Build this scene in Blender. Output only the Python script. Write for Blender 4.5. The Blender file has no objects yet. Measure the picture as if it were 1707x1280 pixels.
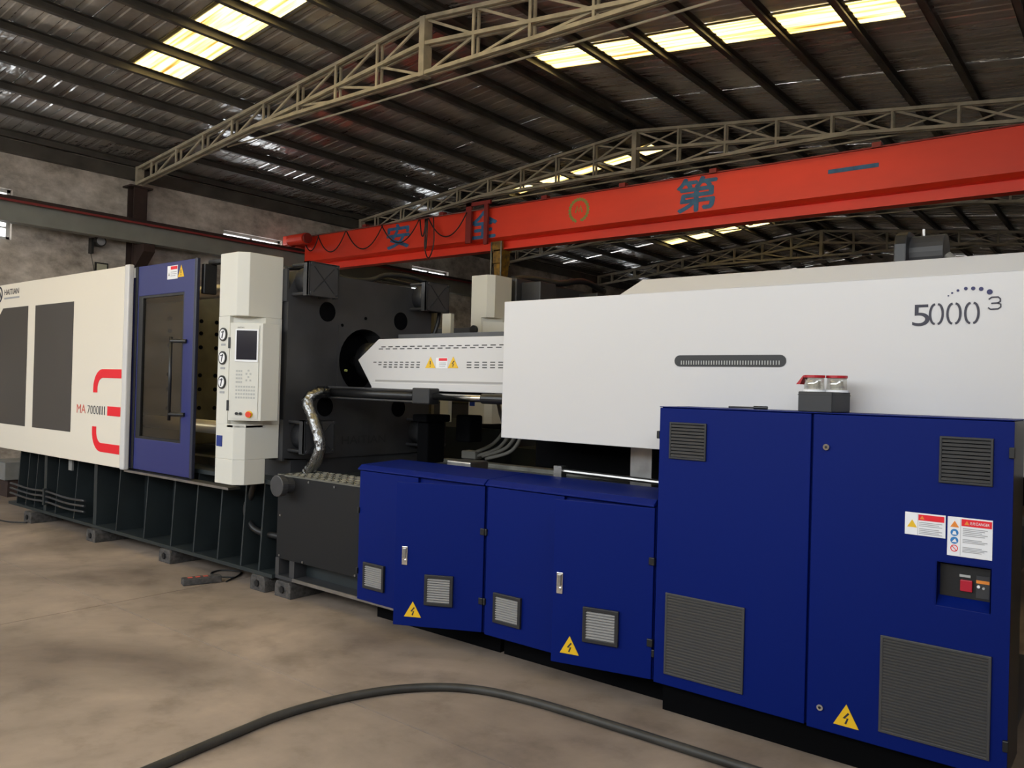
import bpy, bmesh, math, random
from mathutils import Vector, Matrix
random.seed(7)
SC = bpy.context.scene
COL = SC.collection

# ------------------------------------------------------------------ camera
YAW, PITCH, ROLL, EYE, FPX = -0.67314, 0.005346, 0.026573, 1.65, 1330.0
_f = Vector((math.sin(YAW)*math.cos(PITCH), math.cos(YAW)*math.cos(PITCH), math.sin(PITCH)))
_r = Vector((math.cos(YAW), -math.sin(YAW), 0)); _u = _r.cross(_f)
R2 = _r*math.cos(ROLL) + _u*math.sin(ROLL); U2 = _u*math.cos(ROLL) - _r*math.sin(ROLL)
cam = bpy.data.cameras.new('camera'); camo = bpy.data.objects.new('camera', cam); COL.objects.link(camo)
cam.sensor_fit = 'HORIZONTAL'; cam.sensor_width = 36.0; cam.lens = FPX/1707*36; cam.clip_start = .05; cam.clip_end = 300
camo.matrix_world = Matrix(((R2.x, U2.x, -_f.x, 0), (R2.y, U2.y, -_f.y, 0), (R2.z, U2.z, -_f.z, EYE), (0, 0, 0, 1)))
SC.camera = camo

# ------------------------------------------------------------------ world, light, exposure
w = bpy.data.worlds.new('overcast_sky'); SC.world = w; w.use_nodes = True
bg = w.node_tree.nodes['Background']; bg.inputs['Color'].default_value = (.90, .96, 1.0, 1); bg.inputs['Strength'].default_value = 2.05
sun = bpy.data.lights.new('sun', 'SUN'); sun.energy = 18.0; sun.angle = math.radians(3); sun.color = (1, .97, .93)
suno = bpy.data.objects.new('sun', sun); COL.objects.link(suno); suno.location = (-7, 20, 20)
suno.rotation_euler = Vector((0, -.62, -1)).to_track_quat('-Z', 'Y').to_euler()
SC.view_settings.view_transform = 'Standard'; SC.view_settings.look = 'None'
SC.view_settings.exposure = 1.68; SC.view_settings.gamma = 1.0; SC.view_settings.use_curve_mapping = False
SC.cycles.use_denoising = True
SC.cycles.max_bounces = 8; SC.cycles.diffuse_bounces = 5; SC.cycles.glossy_bounces = 4; SC.cycles.transparent_max_bounces = 8
SC.cycles.caustics_reflective = False; SC.cycles.caustics_refractive = False
SC.cycles.sample_clamp_indirect = 6.0

def portal(name, loc, rot, sx, sy):          # marks an added wall opening for sky sampling; gives off no light of its own
    L = bpy.data.lights.new(name, 'AREA'); L.shape = 'RECTANGLE'; L.size = sx; L.size_y = sy; L.cycles.is_portal = True
    o = bpy.data.objects.new(name, L); COL.objects.link(o); o.location = loc; o.rotation_euler = rot
YOPEN = -3.2
portal('open_strip_portal', (-6.75, YOPEN-.15, 3.9), (math.radians(90), 0, 0), 14.9, 2.6)
portal('side_strip_portal', (.85, -.1, 4.25), (0, math.radians(90), 0), 1.9, 6.2)

# ------------------------------------------------------------------ materials
MATS = {}
def mat(name, col, rough=.5, metal=0.0, var=0.0, vscale=4.0, bump=0.0, bscale=40.0, spec=.5, stretch=(1, 1, 1), col2=None, detail=4, coat=0.0):
    m = bpy.data.materials.new(name); m.use_nodes = True; nt = m.node_tree; b = nt.nodes['Principled BSDF']
    b.inputs['Base Color'].default_value = (*col, 1); b.inputs['Roughness'].default_value = rough
    b.inputs['Metallic'].default_value = metal; b.inputs['Specular IOR Level'].default_value = spec
    if coat: b.inputs['Coat Weight'].default_value = coat
    if var or bump:
        tc = nt.nodes.new('ShaderNodeTexCoord'); mp = nt.nodes.new('ShaderNodeMapping'); mp.inputs['Scale'].default_value = stretch
        geo = nt.nodes.new('ShaderNodeNewGeometry'); nt.links.new(geo.outputs['Position'], mp.inputs['Vector'])
    if var:
        n = nt.nodes.new('ShaderNodeTexNoise'); n.inputs['Scale'].default_value = vscale; n.inputs['Detail'].default_value = detail
        nt.links.new(mp.outputs[0], n.inputs['Vector'])
        r = nt.nodes.new('ShaderNodeValToRGB'); r.color_ramp.elements[0].position = .3; r.color_ramp.elements[1].position = .7
        c2 = col2 or tuple(min(1, c*(1+var)) for c in col); c1 = tuple(c*(1-var) for c in col) if not col2 else col
        r.color_ramp.elements[0].color = (*c1, 1); r.color_ramp.elements[1].color = (*c2, 1)
        nt.links.new(n.outputs['Fac'], r.inputs['Fac']); nt.links.new(r.outputs['Color'], b.inputs['Base Color'])
    if bump:
        n2 = nt.nodes.new('ShaderNodeTexNoise'); n2.inputs['Scale'].default_value = bscale; n2.inputs['Detail'].default_value = 3
        nt.links.new(mp.outputs[0], n2.inputs['Vector'])
        bp = nt.nodes.new('ShaderNodeBump'); bp.inputs['Strength'].default_value = bump; bp.inputs['Distance'].default_value = .02
        nt.links.new(n2.outputs['Fac'], bp.inputs['Height']); nt.links.new(bp.outputs['Normal'], b.inputs['Normal'])
    MATS[name] = m
    return m
mat('white', (.615, .60, .597), .38)
mat('cream', (.76, .70, .60), .4)
mat('panel_white', (.64, .625, .565), .45)
mat('blue', (.0006, .009, .125), .5, spec=.12)
mat('door_blue', (.02, .026, .14), .35)
mat('charcoal', (.038, .038, .041), .42, var=.25, vscale=3)
mat('tank_black', (.014, .014, .015), .6, spec=.2)
mat('bed', (.016, .022, .024), .5, var=.2, vscale=3)
mat('edge_dark', (.02, .022, .04), .4)
mat('black', (.009, .009, .01), .4)
mat('dull_black', (.008, .008, .009), .75, spec=.25)
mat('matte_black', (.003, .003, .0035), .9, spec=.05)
mat('vent_black', (.02, .02, .022), .42)
mat('vent_grey', (.34, .33, .32), .45)
mat('slat_dark', (.048, .047, .047), .45)
mat('window_grey', (.055, .05, .046), .32)
mat('olive', (.13, .115, .07), .5, var=.3, vscale=4)
mat('chrome', (.72, .71, .69), .16, 1.0)
mat('tie_steel', (.62, .60, .57), .28, .55)
mat('steel', (.42, .41, .40), .35, 1.0, var=.2, vscale=9)
mat('worn_steel', (.17, .165, .14), .45, .5, var=.4, vscale=6)
mat('red', (.90, .055, .022), .42, var=.12, vscale=1.2, stretch=(.4, 1, 1))
mat('dark_red', (.24, .02, .016), .5)
mat('graphic_red', (.78, .008, .02), .45)
mat('text_red', (.6, .1, .07), .5)
mat('ink', (.02, .018, .035), .5)
mat('ink_blue', (.012, .012, .09), .5)
mat('print_grey', (.35, .35, .36), .6)
mat('crane_blue', (.04, .14, .30), .55, var=.3, vscale=9)
mat('emblem_green', (.34, .36, .10), .6)
mat('yellow', (.80, .48, .01), .5)
mat('orange', (.8, .25, .03), .5)
mat('label_white', (.82, .82, .84), .45)
mat('sign_blue', (.03, .2, .5), .5)
mat('plate_blue', (.01, .03, .2), .4)
mat('hook_yellow', (.42, .22, .02), .6, var=.5, vscale=14, col2=(.10, .06, .02))
mat('beige_steel', (.46, .41, .31), .6, var=.25, vscale=5)
mat('purlin', (.10, .09, .078), .55, .2, var=.25, vscale=3)
mat('column_brown', (.045, .026, .022), .6, var=.3, vscale=5)
mat('runway_grey', (.27, .275, .25), .6, var=.15, vscale=2)
mat('rail_red', (.25, .035, .035), .5)
mat('hose_black', (.012, .012, .013), .45)
mat('cable_floor', (.035, .033, .029), .55, var=.4, vscale=5)
mat('grey_cable', (.20, .19, .165), .55)
mat('box_grey', (.22, .22, .21), .6, var=.2, vscale=5)
mat('iron_foot', (.06, .055, .052), .7, var=.5, vscale=30, bump=.4, bscale=90)
mat('plastic_clear', (.86, .86, .82), .08)
mat('lid_red', (.42, .012, .02), .3)
mat('switch_red', (.45, .01, .03), .35)
mat('estop', (.75, .05, .02), .35)
mat('screen', (.016, .015, .024), .14)
mat('key_grey', (.46, .46, .44), .5)
mat('frame_dark', (.03, .028, .025), .5)
mat('paper', (.55, .55, .42), .7)
mat('window_frame', (.55, .54, .52), .5)
mat('asphalt', (.12, .115, .105), .9, var=.3, vscale=1)
mat('outer_wall', (.25, .24, .22), .9, var=.2, vscale=.7)

def wall_material():
    m = mat('plaster', (.2, .2, .2), .9)
    nt = m.node_tree; b = nt.nodes['Principled BSDF']
    geo = nt.nodes.new('ShaderNodeNewGeometry')
    mp = nt.nodes.new('ShaderNodeMapping'); mp.inputs['Scale'].default_value = (1, 1, 1.6); nt.links.new(geo.outputs['Position'], mp.inputs['Vector'])
    n = nt.nodes.new('ShaderNodeTexNoise'); n.inputs['Scale'].default_value = 1.3; n.inputs['Detail'].default_value = 9; n.inputs['Roughness'].default_value = .66
    nt.links.new(mp.outputs[0], n.inputs['Vector'])
    r = nt.nodes.new('ShaderNodeValToRGB'); e = r.color_ramp.elements
    e[0].position = .36; e[0].color = (.28, .24, .205, 1); e[1].position = .66; e[1].color = (.82, .745, .68, 1)
    x = e.new(.5); x.color = (.55, .49, .43, 1)
    nt.links.new(n.outputs['Fac'], r.inputs['Fac']); nt.links.new(r.outputs['Color'], b.inputs['Base Color'])
    n2 = nt.nodes.new('ShaderNodeTexNoise'); n2.inputs['Scale'].default_value = 14; n2.inputs['Detail'].default_value = 5
    nt.links.new(geo.outputs['Position'], n2.inputs['Vector'])
    bp = nt.nodes.new('ShaderNodeBump'); bp.inputs['Strength'].default_value = .35; bp.inputs['Distance'].default_value = .02
    nt.links.new(n2.outputs['Fac'], bp.inputs['Height']); nt.links.new(bp.outputs['Normal'], b.inputs['Normal'])
wall_material()

def floor_material():
    m = mat('concrete', (.2, .2, .2), .6, spec=.35)
    nt = m.node_tree; b = nt.nodes['Principled BSDF']
    geo = nt.nodes.new('ShaderNodeNewGeometry')
    n = nt.nodes.new('ShaderNodeTexNoise'); n.inputs['Scale'].default_value = .55; n.inputs['Detail'].default_value = 7; n.inputs['Roughness'].default_value = .6; n.inputs['Distortion'].default_value = .6
    nt.links.new(geo.outputs['Position'], n.inputs['Vector'])
    r = nt.nodes.new('ShaderNodeValToRGB'); e = r.color_ramp.elements
    e[0].position = .30; e[0].color = (.155, .118, .095, 1); e[1].position = .70; e[1].color = (.42, .33, .262, 1)
    x = e.new(.5); x.color = (.285, .226, .182, 1)
    nt.links.new(n.outputs['Fac'], r.inputs['Fac'])
    # small stains and paler scuffs
    s = nt.nodes.new('ShaderNodeTexNoise'); s.inputs['Scale'].default_value = 3.2; s.inputs['Detail'].default_value = 6; s.inputs['Roughness'].default_value = .65
    nt.links.new(geo.outputs['Position'], s.inputs['Vector'])
    r2 = nt.nodes.new('ShaderNodeValToRGB'); e2 = r2.color_ramp.elements
    e2[0].position = .28; e2[0].color = (.62, .60, .58, 1); e2[1].position = .75; e2[1].color = (1.22, 1.2, 1.18, 1); y = e2.new(.48); y.color = (1, 1, 1, 1)
    nt.links.new(s.outputs['Fac'], r2.inputs['Fac'])
    mx = nt.nodes.new('ShaderNodeMix'); mx.data_type = 'RGBA'; mx.blend_type = 'MULTIPLY'; mx.inputs[0].default_value = .8
    nt.links.new(r.outputs['Color'], mx.inputs[6]); nt.links.new(r2.outputs['Color'], mx.inputs[7]); nt.links.new(mx.outputs[2], b.inputs['Base Color'])
    rr = nt.nodes.new('ShaderNodeMapRange'); rr.inputs['To Min'].default_value = .42; rr.inputs['To Max'].default_value = .75
    nt.links.new(s.outputs['Fac'], rr.inputs['Value']); nt.links.new(rr.outputs[0], b.inputs['Roughness'])
    bp = nt.nodes.new('ShaderNodeBump'); bp.inputs['Strength'].default_value = .12; bp.inputs['Distance'].default_value = .01
    nt.links.new(s.outputs['Fac'], bp.inputs['Height']); nt.links.new(bp.outputs['Normal'], b.inputs['Normal'])
floor_material()

def foil_material():
    m = mat('roof_foil', (.30, .285, .26), .22, .66)
    nt = m.node_tree; b = nt.nodes['Principled BSDF']
    geo = nt.nodes.new('ShaderNodeNewGeometry')
    n = nt.nodes.new('ShaderNodeTexNoise'); n.inputs['Scale'].default_value = .8; n.inputs['Detail'].default_value = 5
    nt.links.new(geo.outputs['Position'], n.inputs['Vector'])
    r = nt.nodes.new('ShaderNodeValToRGB'); e = r.color_ramp.elements
    e[0].position = .35; e[0].color = (.60, .565, .54, 1); e[1].position = .68; e[1].color = (.90, .90, .90, 1)
    nt.links.new(n.outputs['Fac'], r.inputs['Fac']); nt.links.new(r.outputs['Color'], b.inputs['Base Color'])
    mp = nt.nodes.new('ShaderNodeMapping'); mp.inputs['Scale'].default_value = (.5, 1.0, 1)
    nt.links.new(geo.outputs['Position'], mp.inputs['Vector'])
    n2 = nt.nodes.new('ShaderNodeTexNoise'); n2.inputs['Scale'].default_value = 2.0; n2.inputs['Detail'].default_value = 4; n2.inputs['Roughness'].default_value = .55
    nt.links.new(mp.outputs[0], n2.inputs['Vector'])
    bp = nt.nodes.new('ShaderNodeBump'); bp.inputs['Strength'].default_value = .6; bp.inputs['Distance'].default_value = .09
    nt.links.new(n2.outputs['Fac'], bp.inputs['Height']); nt.links.new(bp.outputs['Normal'], b.inputs['Normal'])
foil_material()

def skylight_material():
    m = bpy.data.materials.new('skylight_sheet'); m.use_nodes = True; nt = m.node_tree; nt.nodes.clear()
    out = nt.nodes.new('ShaderNodeOutputMaterial'); t = nt.nodes.new('ShaderNodeBsdfTranslucent'); d = nt.nodes.new('ShaderNodeBsdfDiffuse')
    mx = nt.nodes.new('ShaderNodeMixShader'); mx.inputs[0].default_value = .15
    geo = nt.nodes.new('ShaderNodeNewGeometry'); mp = nt.nodes.new('ShaderNodeMapping'); mp.inputs['Scale'].default_value = (.35, 9, 1)
    nt.links.new(geo.outputs['Position'], mp.inputs['Vector'])
    n = nt.nodes.new('ShaderNodeTexNoise'); n.inputs['Scale'].default_value = 2.0; n.inputs['Detail'].default_value = 5
    nt.links.new(mp.outputs[0], n.inputs['Vector'])
    r = nt.nodes.new('ShaderNodeValToRGB'); e = r.color_ramp.elements
    e[0].position = .30; e[0].color = (.22, .15, .055, 1); e[1].position = .58; e[1].color = (.56, .50, .32, 1)
    nt.links.new(n.outputs['Fac'], r.inputs['Fac']); nt.links.new(r.outputs['Color'], t.inputs['Color'])
    d.inputs['Color'].default_value = (.6, .5, .3, 1)
    nt.links.new(t.outputs[0], mx.inputs[1]); nt.links.new(d.outputs[0], mx.inputs[2]); nt.links.new(mx.outputs[0], out.inputs['Surface'])
    MATS['skylight'] = m
skylight_material()

def glass_material(name, tint, rough, fac):
    m = bpy.data.materials.new(name); m.use_nodes = True; nt = m.node_tree; nt.nodes.clear()
    out = nt.nodes.new('ShaderNodeOutputMaterial'); tr = nt.nodes.new('ShaderNodeBsdfTransparent'); tr.inputs['Color'].default_value = (*tint, 1)
    g = nt.nodes.new('ShaderNodeBsdfGlossy'); g.inputs['Roughness'].default_value = rough; g.inputs['Color'].default_value = (.9, .9, .9, 1)
    mx = nt.nodes.new('ShaderNodeMixShader'); mx.inputs[0].default_value = fac
    nt.links.new(tr.outputs[0], mx.inputs[1]); nt.links.new(g.outputs[0], mx.inputs[2]); nt.links.new(mx.outputs[0], out.inputs['Surface'])
    if name == 'plastic_wrap':
        geo = nt.nodes.new('ShaderNodeNewGeometry'); n = nt.nodes.new('ShaderNodeTexNoise'); n.inputs['Scale'].default_value = 26; n.inputs['Detail'].default_value = 3
        bp = nt.nodes.new('ShaderNodeBump'); bp.inputs['Strength'].default_value = .8; bp.inputs['Distance'].default_value = .02
        nt.links.new(geo.outputs['Position'], n.inputs['Vector']); nt.links.new(n.outputs['Fac'], bp.inputs['Height']); nt.links.new(bp.outputs['Normal'], g.inputs['Normal'])
    MATS[name] = m
glass_material('tinted_glass', (.66, .60, .48), .10, .09)
glass_material('window_glass', (.92, .92, .92), .03, .06)
glass_material('jar_plastic', (.82, .81, .77), .12, .22)
glass_material('plastic_wrap', (.55, .55, .56), .22, .3)

# ------------------------------------------------------------------ mesh helpers
class MB:
    def __init__(self, T=None): self.v = []; self.f = []; self.T = T
    def add(self, vs, fs):
        n = len(self.v)
        for p in vs:
            p = Vector(p); self.v.append(self.T(p) if self.T else p)
        for f in fs: self.f.append([n+i for i in f])
        return self
    def box(self, x0, x1, y0, y1, z0, z1):
        return self.add([(x0, y0, z0), (x1, y0, z0), (x1, y1, z0), (x0, y1, z0), (x0, y0, z1), (x1, y0, z1), (x1, y1, z1), (x0, y1, z1)],
                        [(0, 3, 2, 1), (4, 5, 6, 7), (0, 1, 5, 4), (1, 2, 6, 5), (2, 3, 7, 6), (3, 0, 4, 7)])
    def prism(self, pts, ax, a, b):
        n = len(pts)
        mk = {'x': lambda p, d: (d, p[0], p[1]), 'y': lambda p, d: (p[0], d, p[1]), 'z': lambda p, d: (p[0], p[1], d)}[ax]
        return self.add([mk(p, a) for p in pts] + [mk(p, b) for p in pts],
                        [tuple(range(n)), tuple(range(2*n-1, n-1, -1))] + [(i, (i+1) % n, n+(i+1) % n, n+i) for i in range(n)])
    def cyl(self, p0, p1, r, r1=None, n=16):
        p0, p1 = Vector(p0), Vector(p1); r1 = r if r1 is None else r1
        d = (p1-p0).normalized(); a = d.orthogonal().normalized(); b = d.cross(a)
        vs = [p0+(a*math.cos(2*math.pi*i/n)+b*math.sin(2*math.pi*i/n))*r for i in range(n)] + [p1+(a*math.cos(2*math.pi*i/n)+b*math.sin(2*math.pi*i/n))*r1 for i in range(n)]
        return self.add(vs, [tuple(range(n-1, -1, -1)), tuple(range(n, 2*n))] + [(i, (i+1) % n, n+(i+1) % n, n+i) for i in range(n)])
    def tube(self, pts, r, n=8, sub=6, smooth=True):
        pts = [Vector(p) for p in pts]
        if smooth and len(pts) > 2:
            q = []
            P = [pts[0]*2-pts[1]] + pts + [pts[-1]*2-pts[-2]]
            for i in range(1, len(P)-2):
                for k in range(sub):
                    t = k/sub; a, b, c, d = P[i-1], P[i], P[i+1], P[i+2]
                    q.append(.5*((2*b)+(c-a)*t+(2*a-5*b+4*c-d)*t*t+(3*b-3*c+d-a)*t**3))
            q.append(pts[-1]); pts = q
        rr = r if callable(r) else (lambda i, m: r)
        vs = []; m = len(pts); prev = None
        for i, p in enumerate(pts):
            d = (pts[min(i+1, m-1)]-pts[max(i-1, 0)]).normalized()
            a = d.orthogonal().normalized() if prev is None else (prev-d*prev.dot(d)).normalized()
            prev = a; b = d.cross(a); R = rr(i, m)
            vs += [p+(a*math.cos(2*math.pi*k/n)+b*math.sin(2*math.pi*k/n))*R for k in range(n)]
        fs = [(i*n+k, i*n+(k+1) % n, (i+1)*n+(k+1) % n, (i+1)*n+k) for i in range(m-1) for k in range(n)]
        fs += [tuple(range(n-1, -1, -1)), tuple(range((m-1)*n, m*n))]
        return self.add(vs, fs)
    def bar(self, p0, p1, wdt, h, up=(0, 0, 1)):     # rectangular bar between two points
        p0, p1 = Vector(p0), Vector(p1); d = (p1-p0).normalized(); s = d.cross(Vector(up)).normalized(); t = s.cross(d)
        vs = [p+s*(i*wdt/2)+t*(j*h/2) for p in (p0, p1) for i, j in ((-1, -1), (1, -1), (1, 1), (-1, 1))]
        return self.add(vs, [(0, 3, 2, 1), (4, 5, 6, 7), (0, 1, 5, 4), (1, 2, 6, 5), (2, 3, 7, 6), (3, 0, 4, 7)])
    def ribbon(self, pts, wdt, d0, d1):              # flat stroke in the x-z plane, thickness d0..d1 along y
        n = len(pts); L = []; Rr = []
        for i in range(n):
            a = pts[max(i-1, 0)]; b = pts[min(i+1, n-1)]; dx, dz = b[0]-a[0], b[1]-a[1]; l = math.hypot(dx, dz) or 1
            nx, nz = -dz/l*wdt/2, dx/l*wdt/2
            L.append((pts[i][0]+nx, pts[i][1]+nz)); Rr.append((pts[i][0]-nx, pts[i][1]-nz))
        for i in range(n-1): self.prism([L[i], L[i+1], Rr[i+1], Rr[i]], 'y', d0, d1)
        return self
    def frame(self, x0, x1, z0, z1, hx0, hx1, hz0, hz1, y0, y1):   # plate with a rectangular hole, x-z plane
        o = [(x0, z0), (x1, z0), (x1, z1), (x0, z1)]; h = [(hx0, hz0), (hx1, hz0), (hx1, hz1), (hx0, hz1)]
        vs = [(a, y, b) for y in (y0, y1) for a, b in o+h]; fs = []
        for i in range(4):
            j = (i+1) % 4
            fs += [(i, j, 4+j, 4+i), (8+i, 12+i, 12+j, 8+j), (i, 8+i, 8+j, j), (4+i, 4+j, 12+j, 12+i)]
        return self.add(vs, fs)

W = {}
def _origin(vs):
    xs = [p.x for p in vs]; ys = [p.y for p in vs]; zs = [p.z for p in vs]
    return Vector(((min(xs)+max(xs))/2, (min(ys)+max(ys))/2, min(zs)))
def obj(name, mb, m, parent=None, bevel=0.0, smooth=False):
    o0 = _origin(mb.v)
    me = bpy.data.meshes.new(name); me.from_pydata([p-o0 for p in mb.v], [], mb.f)
    bm = bmesh.new(); bm.from_mesh(me); bmesh.ops.recalc_face_normals(bm, faces=bm.faces); bm.to_mesh(me); bm.free()
    if smooth:
        for p in me.polygons: p.use_smooth = len(p.vertices) == 4
    me.materials.append(MATS[m])
    o = bpy.data.objects.new(name, me); COL.objects.link(o); W[o] = o0
    if parent: o.parent = parent; o.location = o0-W[parent]
    else: o.location = o0
    if bevel:
        b = o.modifiers.new('bevel', 'BEVEL'); b.width = bevel; b.segments = 2; b.limit_method = 'ANGLE'
    return o
def copyat(o, off, parent=None):
    c = o.copy(); COL.objects.link(c); W[c] = W[o]+Vector(off)
    p = parent or o.parent; c.parent = p; c.location = W[c]-(W[p] if p else Vector())
    return c
def thing(name, loc, label, cat, group=None):
    o = bpy.data.objects.new(name, None); COL.objects.link(o); o.location = loc; W[o] = Vector(loc); o.empty_display_size = .1
    return tag(o, label, cat, group)
def tag(o, label, cat, group=None):
    o['label'] = label; o['category'] = cat
    if group: o['group'] = group
    return o
def struct(o, label=None):
    o['kind'] = 'structure'
    if label: o['label'] = label
    return o
def sempty(name, loc, label):
    o = bpy.data.objects.new(name, None); COL.objects.link(o); o.location = loc; W[o] = Vector(loc)
    return struct(o, label)
def plane_T(o, r, n):            # local (u, d, v) -> o + u*r + d*(-n) + v*z ; d < 0 stands proud of the face
    o, r, n = Vector(o), Vector(r), Vector(n)
    return lambda p: o + r*p.x - n*p.y + Vector((0, 0, 1))*p.z
def text(body, T, x0, x1, z0, z1, m, parent, d=-.002, name='lettering', bold=0.0, heavy=0.0):
    c = bpy.data.curves.new(name, 'FONT'); c.body = body; c.extrude = 0; c.offset = bold
    o = bpy.data.objects.new(name, c); COL.objects.link(o)
    bpy.context.view_layer.update()
    me = bpy.data.meshes.new_from_object(o.evaluated_get(bpy.context.evaluated_depsgraph_get()))
    bpy.data.objects.remove(o)
    xs = [v.co.x for v in me.vertices]; ys = [v.co.y for v in me.vertices]
    ax, bx_, ay, by = min(xs), max(xs), min(ys), max(ys)
    mb = MB(T)
    for q, (sx, sz) in enumerate(((0, 0), (1, 0), (-1, 0), (0, 1), (0, -1)) if heavy else ((0, 0),)):
        mb.add([(x0+(v.co.x-ax)/(bx_-ax)*(x1-x0)+sx*heavy, d-.0002*q, z0+(v.co.y-ay)/max(by-ay, 1e-6)*(z1-z0)+sz*heavy) for v in me.vertices], [tuple(p.vertices) for p in me.polygons])
    bpy.data.meshes.remove(me)
    return obj(name, mb, m, parent)
def FRONT(y): return plane_T((0, y, 0), (1, 0, 0), (0, -1, 0))

def warning_triangle(parent, T, cx, z0, wd, h, bolt=True, name='warning_triangle', d=0.0):
    t = obj(name, MB(T).prism([(cx-wd/2, z0), (cx+wd/2, z0), (cx, z0+h)], 'y', d-.003, d), 'yellow', parent)
    if parent and parent.parent is None:
        pass
    m = MB(T)
    if bolt:
        m.ribbon([(cx+.01*wd/.1, z0+h*.62), (cx-.09*wd, z0+h*.36), (cx+.07*wd, z0+h*.38), (cx-.02*wd, z0+h*.12)], wd*.075, d-.0042, d-.0031)
    else:
        m.ribbon([(cx, z0+h*.62), (cx, z0+h*.3)], wd*.09, d-.0042, d-.0031).ribbon([(cx, z0+h*.2), (cx, z0+h*.12)], wd*.09, d-.0042, d-.0031)
    obj('pictogram', m, 'ink', t)
    return t

def vent(parent, T, x0, x1, z0, z1, n, frame_m, slat_m, fr=.014, proud=.014, cover=.5):
    g = obj('vent_grille', MB(T).frame(x0, x1, z0, z1, x0+fr, x1-fr, z0+fr, z1-fr, -proud, 0), frame_m, parent, bevel=.002)
    obj('backing', MB(T).box(x0+fr, x1-fr, -.004, -.001, z0+fr, z1-fr), 'matte_black', g)
    ph = (z1-z0-2*fr)/n
    s0 = None
    for i in range(n):
        zz = z0+fr+i*ph
        if s0 is None:
            s0 = obj('slat', MB(T).prism([(-.0045, zz+ph*(.3+cover)), (-proud*.9, zz+ph*.12), (-proud*.98, zz+ph*(.12+cover*.75)), (-.0045, zz+ph*(.36+cover))], 'x', x0+fr, x1-fr), slat_m, g)
        else:
            copyat(s0, (0, 0, i*ph))
    return g

# ================================================================== SETTING
XW, XE, YN, RIDGE = -14.2, .7, 27.3, -6.95
def roof_z(x): return 6.275-.108*abs(x-RIDGE)
# ground outside
struct(obj('ground_yard', MB().box(-60, 40, -60, YOPEN-.3, -.25, -.06), 'asphalt'), 'grey yard ground outside the open end of the hall')
struct(obj('wall_sky_blocker', MB().box(-40, 25, -16.5, -16, -.1, 5.5), 'outer_wall'), 'plain grey wall added across the yard to block low sky light')  # unseen wall added to cut off low-angle sky light
struct(obj('ground_side', MB().box(1.0, 40, YOPEN-.3, YN+2, -.25, -.06), 'asphalt'), 'grey yard ground along the right side of the hall')
# floor slabs
fl = struct(obj('floor', MB().box(XW-.2, XE+.2, YOPEN-.3, YN+.2, -.25, -.03), 'asphalt'), 'stained brown-grey concrete floor of cast slabs')
xs = [XW-.1, -11.9, -5.9, .1, XE+.1]; ys = [YOPEN-.3, 2.75, 8.75, 14.75, 20.75, YN+.1]; g = .0045
for i in range(len(xs)-1):
    for j in range(len(ys)-1):
        obj('slab', MB().box(xs[i]+g, xs[i+1]-g, ys[j]+g, ys[j+1]-g, -.03, 0), 'concrete', fl)

# long wall with the row of high windows
WIN = [(3.55-5.1, 4.92-5.1), (3.55, 4.92), (8.63, 9.98), (13.75, 15.05), (18.85, 20.2), (23.95, 25.3)]
WZ0, WZ1 = 3.80, 4.60
def side_wall(name, x0, x1, label, ys=YOPEN):
    m = MB().box(x0, x1, ys, YN, 0, WZ0).box(x0, x1, ys, YN, WZ1, 5.72)
    if ys > YOPEN: m.box(x0, x1, YOPEN, ys, 0, 3.3).box(x0, x1, YOPEN, ys, 5.2, 5.72)
    y = ys
    for a, b in WIN:
        if b < ys: continue
        if a > y: m.box(x0, x1, y, a, WZ0, WZ1)
        y = max(y, b)
    m.box(x0, x1, y, YN, WZ0, WZ1)
    return struct(obj(name, m, 'plaster'), label)
side_wall('wall_left', XW-.24, XW, 'long plastered wall of mottled brown-grey concrete with high windows')
side_wall('wall_right', XE, XE+.24, 'plastered side wall on the right, with an opening added near the front to let in light', 3.0)  # unseen side opening added to brighten the faces turned right
struct(obj('wall_back', MB().prism([(XW, 0), (XE, 0), (XE, roof_z(XE)), (RIDGE, roof_z(RIDGE)), (XW, roof_z(XW))], 'y', YN, YN+.24), 'plaster'), 'far gable wall at the end of the hall')
struct(obj('wall_front', MB().box(XW, XE, YOPEN-.1, YOPEN+.1, 0, 2.6), 'plaster'), 'low front wall below the open strip added for front light')  # unseen open strip above this wall is added to light the machine front
struct(obj('trim_1', MB().prism([(XW, 5.2), (XE, 5.2), (XE, roof_z(XE)), (RIDGE, roof_z(RIDGE)), (XW, roof_z(XW))], 'y', YOPEN-.1, YOPEN+.1), 'plaster'), 'gable header over the added open strip of the front wall')
k = 0
for side, xa in ((-1, XW), (1, XE)):
    for a, b in WIN:
        if b < YOPEN or (side > 0 and b < 3.0): continue
        a = max(a, YOPEN+.05)
        k += 1
        xm = xa+side*.12
        wr = sempty('window_%d' % k, (xm, (a+b)/2, WZ0), 'high barred window' if side < 0 else 'high window in the right wall')
        obj('window_frame', MB().box(xm-.03, xm+.03, a, b, WZ0, WZ0+.05).box(xm-.03, xm+.03, a, b, WZ1-.05, WZ1).box(xm-.03, xm+.03, a, a+.05, WZ0, WZ1).box(xm-.03, xm+.03, b-.05, b, WZ0, WZ1), 'window_frame', wr)
        mid = (a+b)/2
        obj('mullion', MB().box(xm-.025, xm+.025, mid-.025, mid+.025, WZ0+.05, WZ1-.05), 'window_frame', wr)
        for q in range(3):
            zz = WZ0+.2*(q+1)
            obj('window_bar', MB().box(xm-.012, xm+.012, a+.05, b-.05, zz-.012, zz+.012), 'window_frame', wr)
        for c, d in ((a+.05, mid-.025), (mid+.025, b-.05)):
            obj('pane', MB().box(xm-.003, xm+.003, c, d, WZ0+.05, WZ1-.05), 'window_glass', wr)

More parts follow.
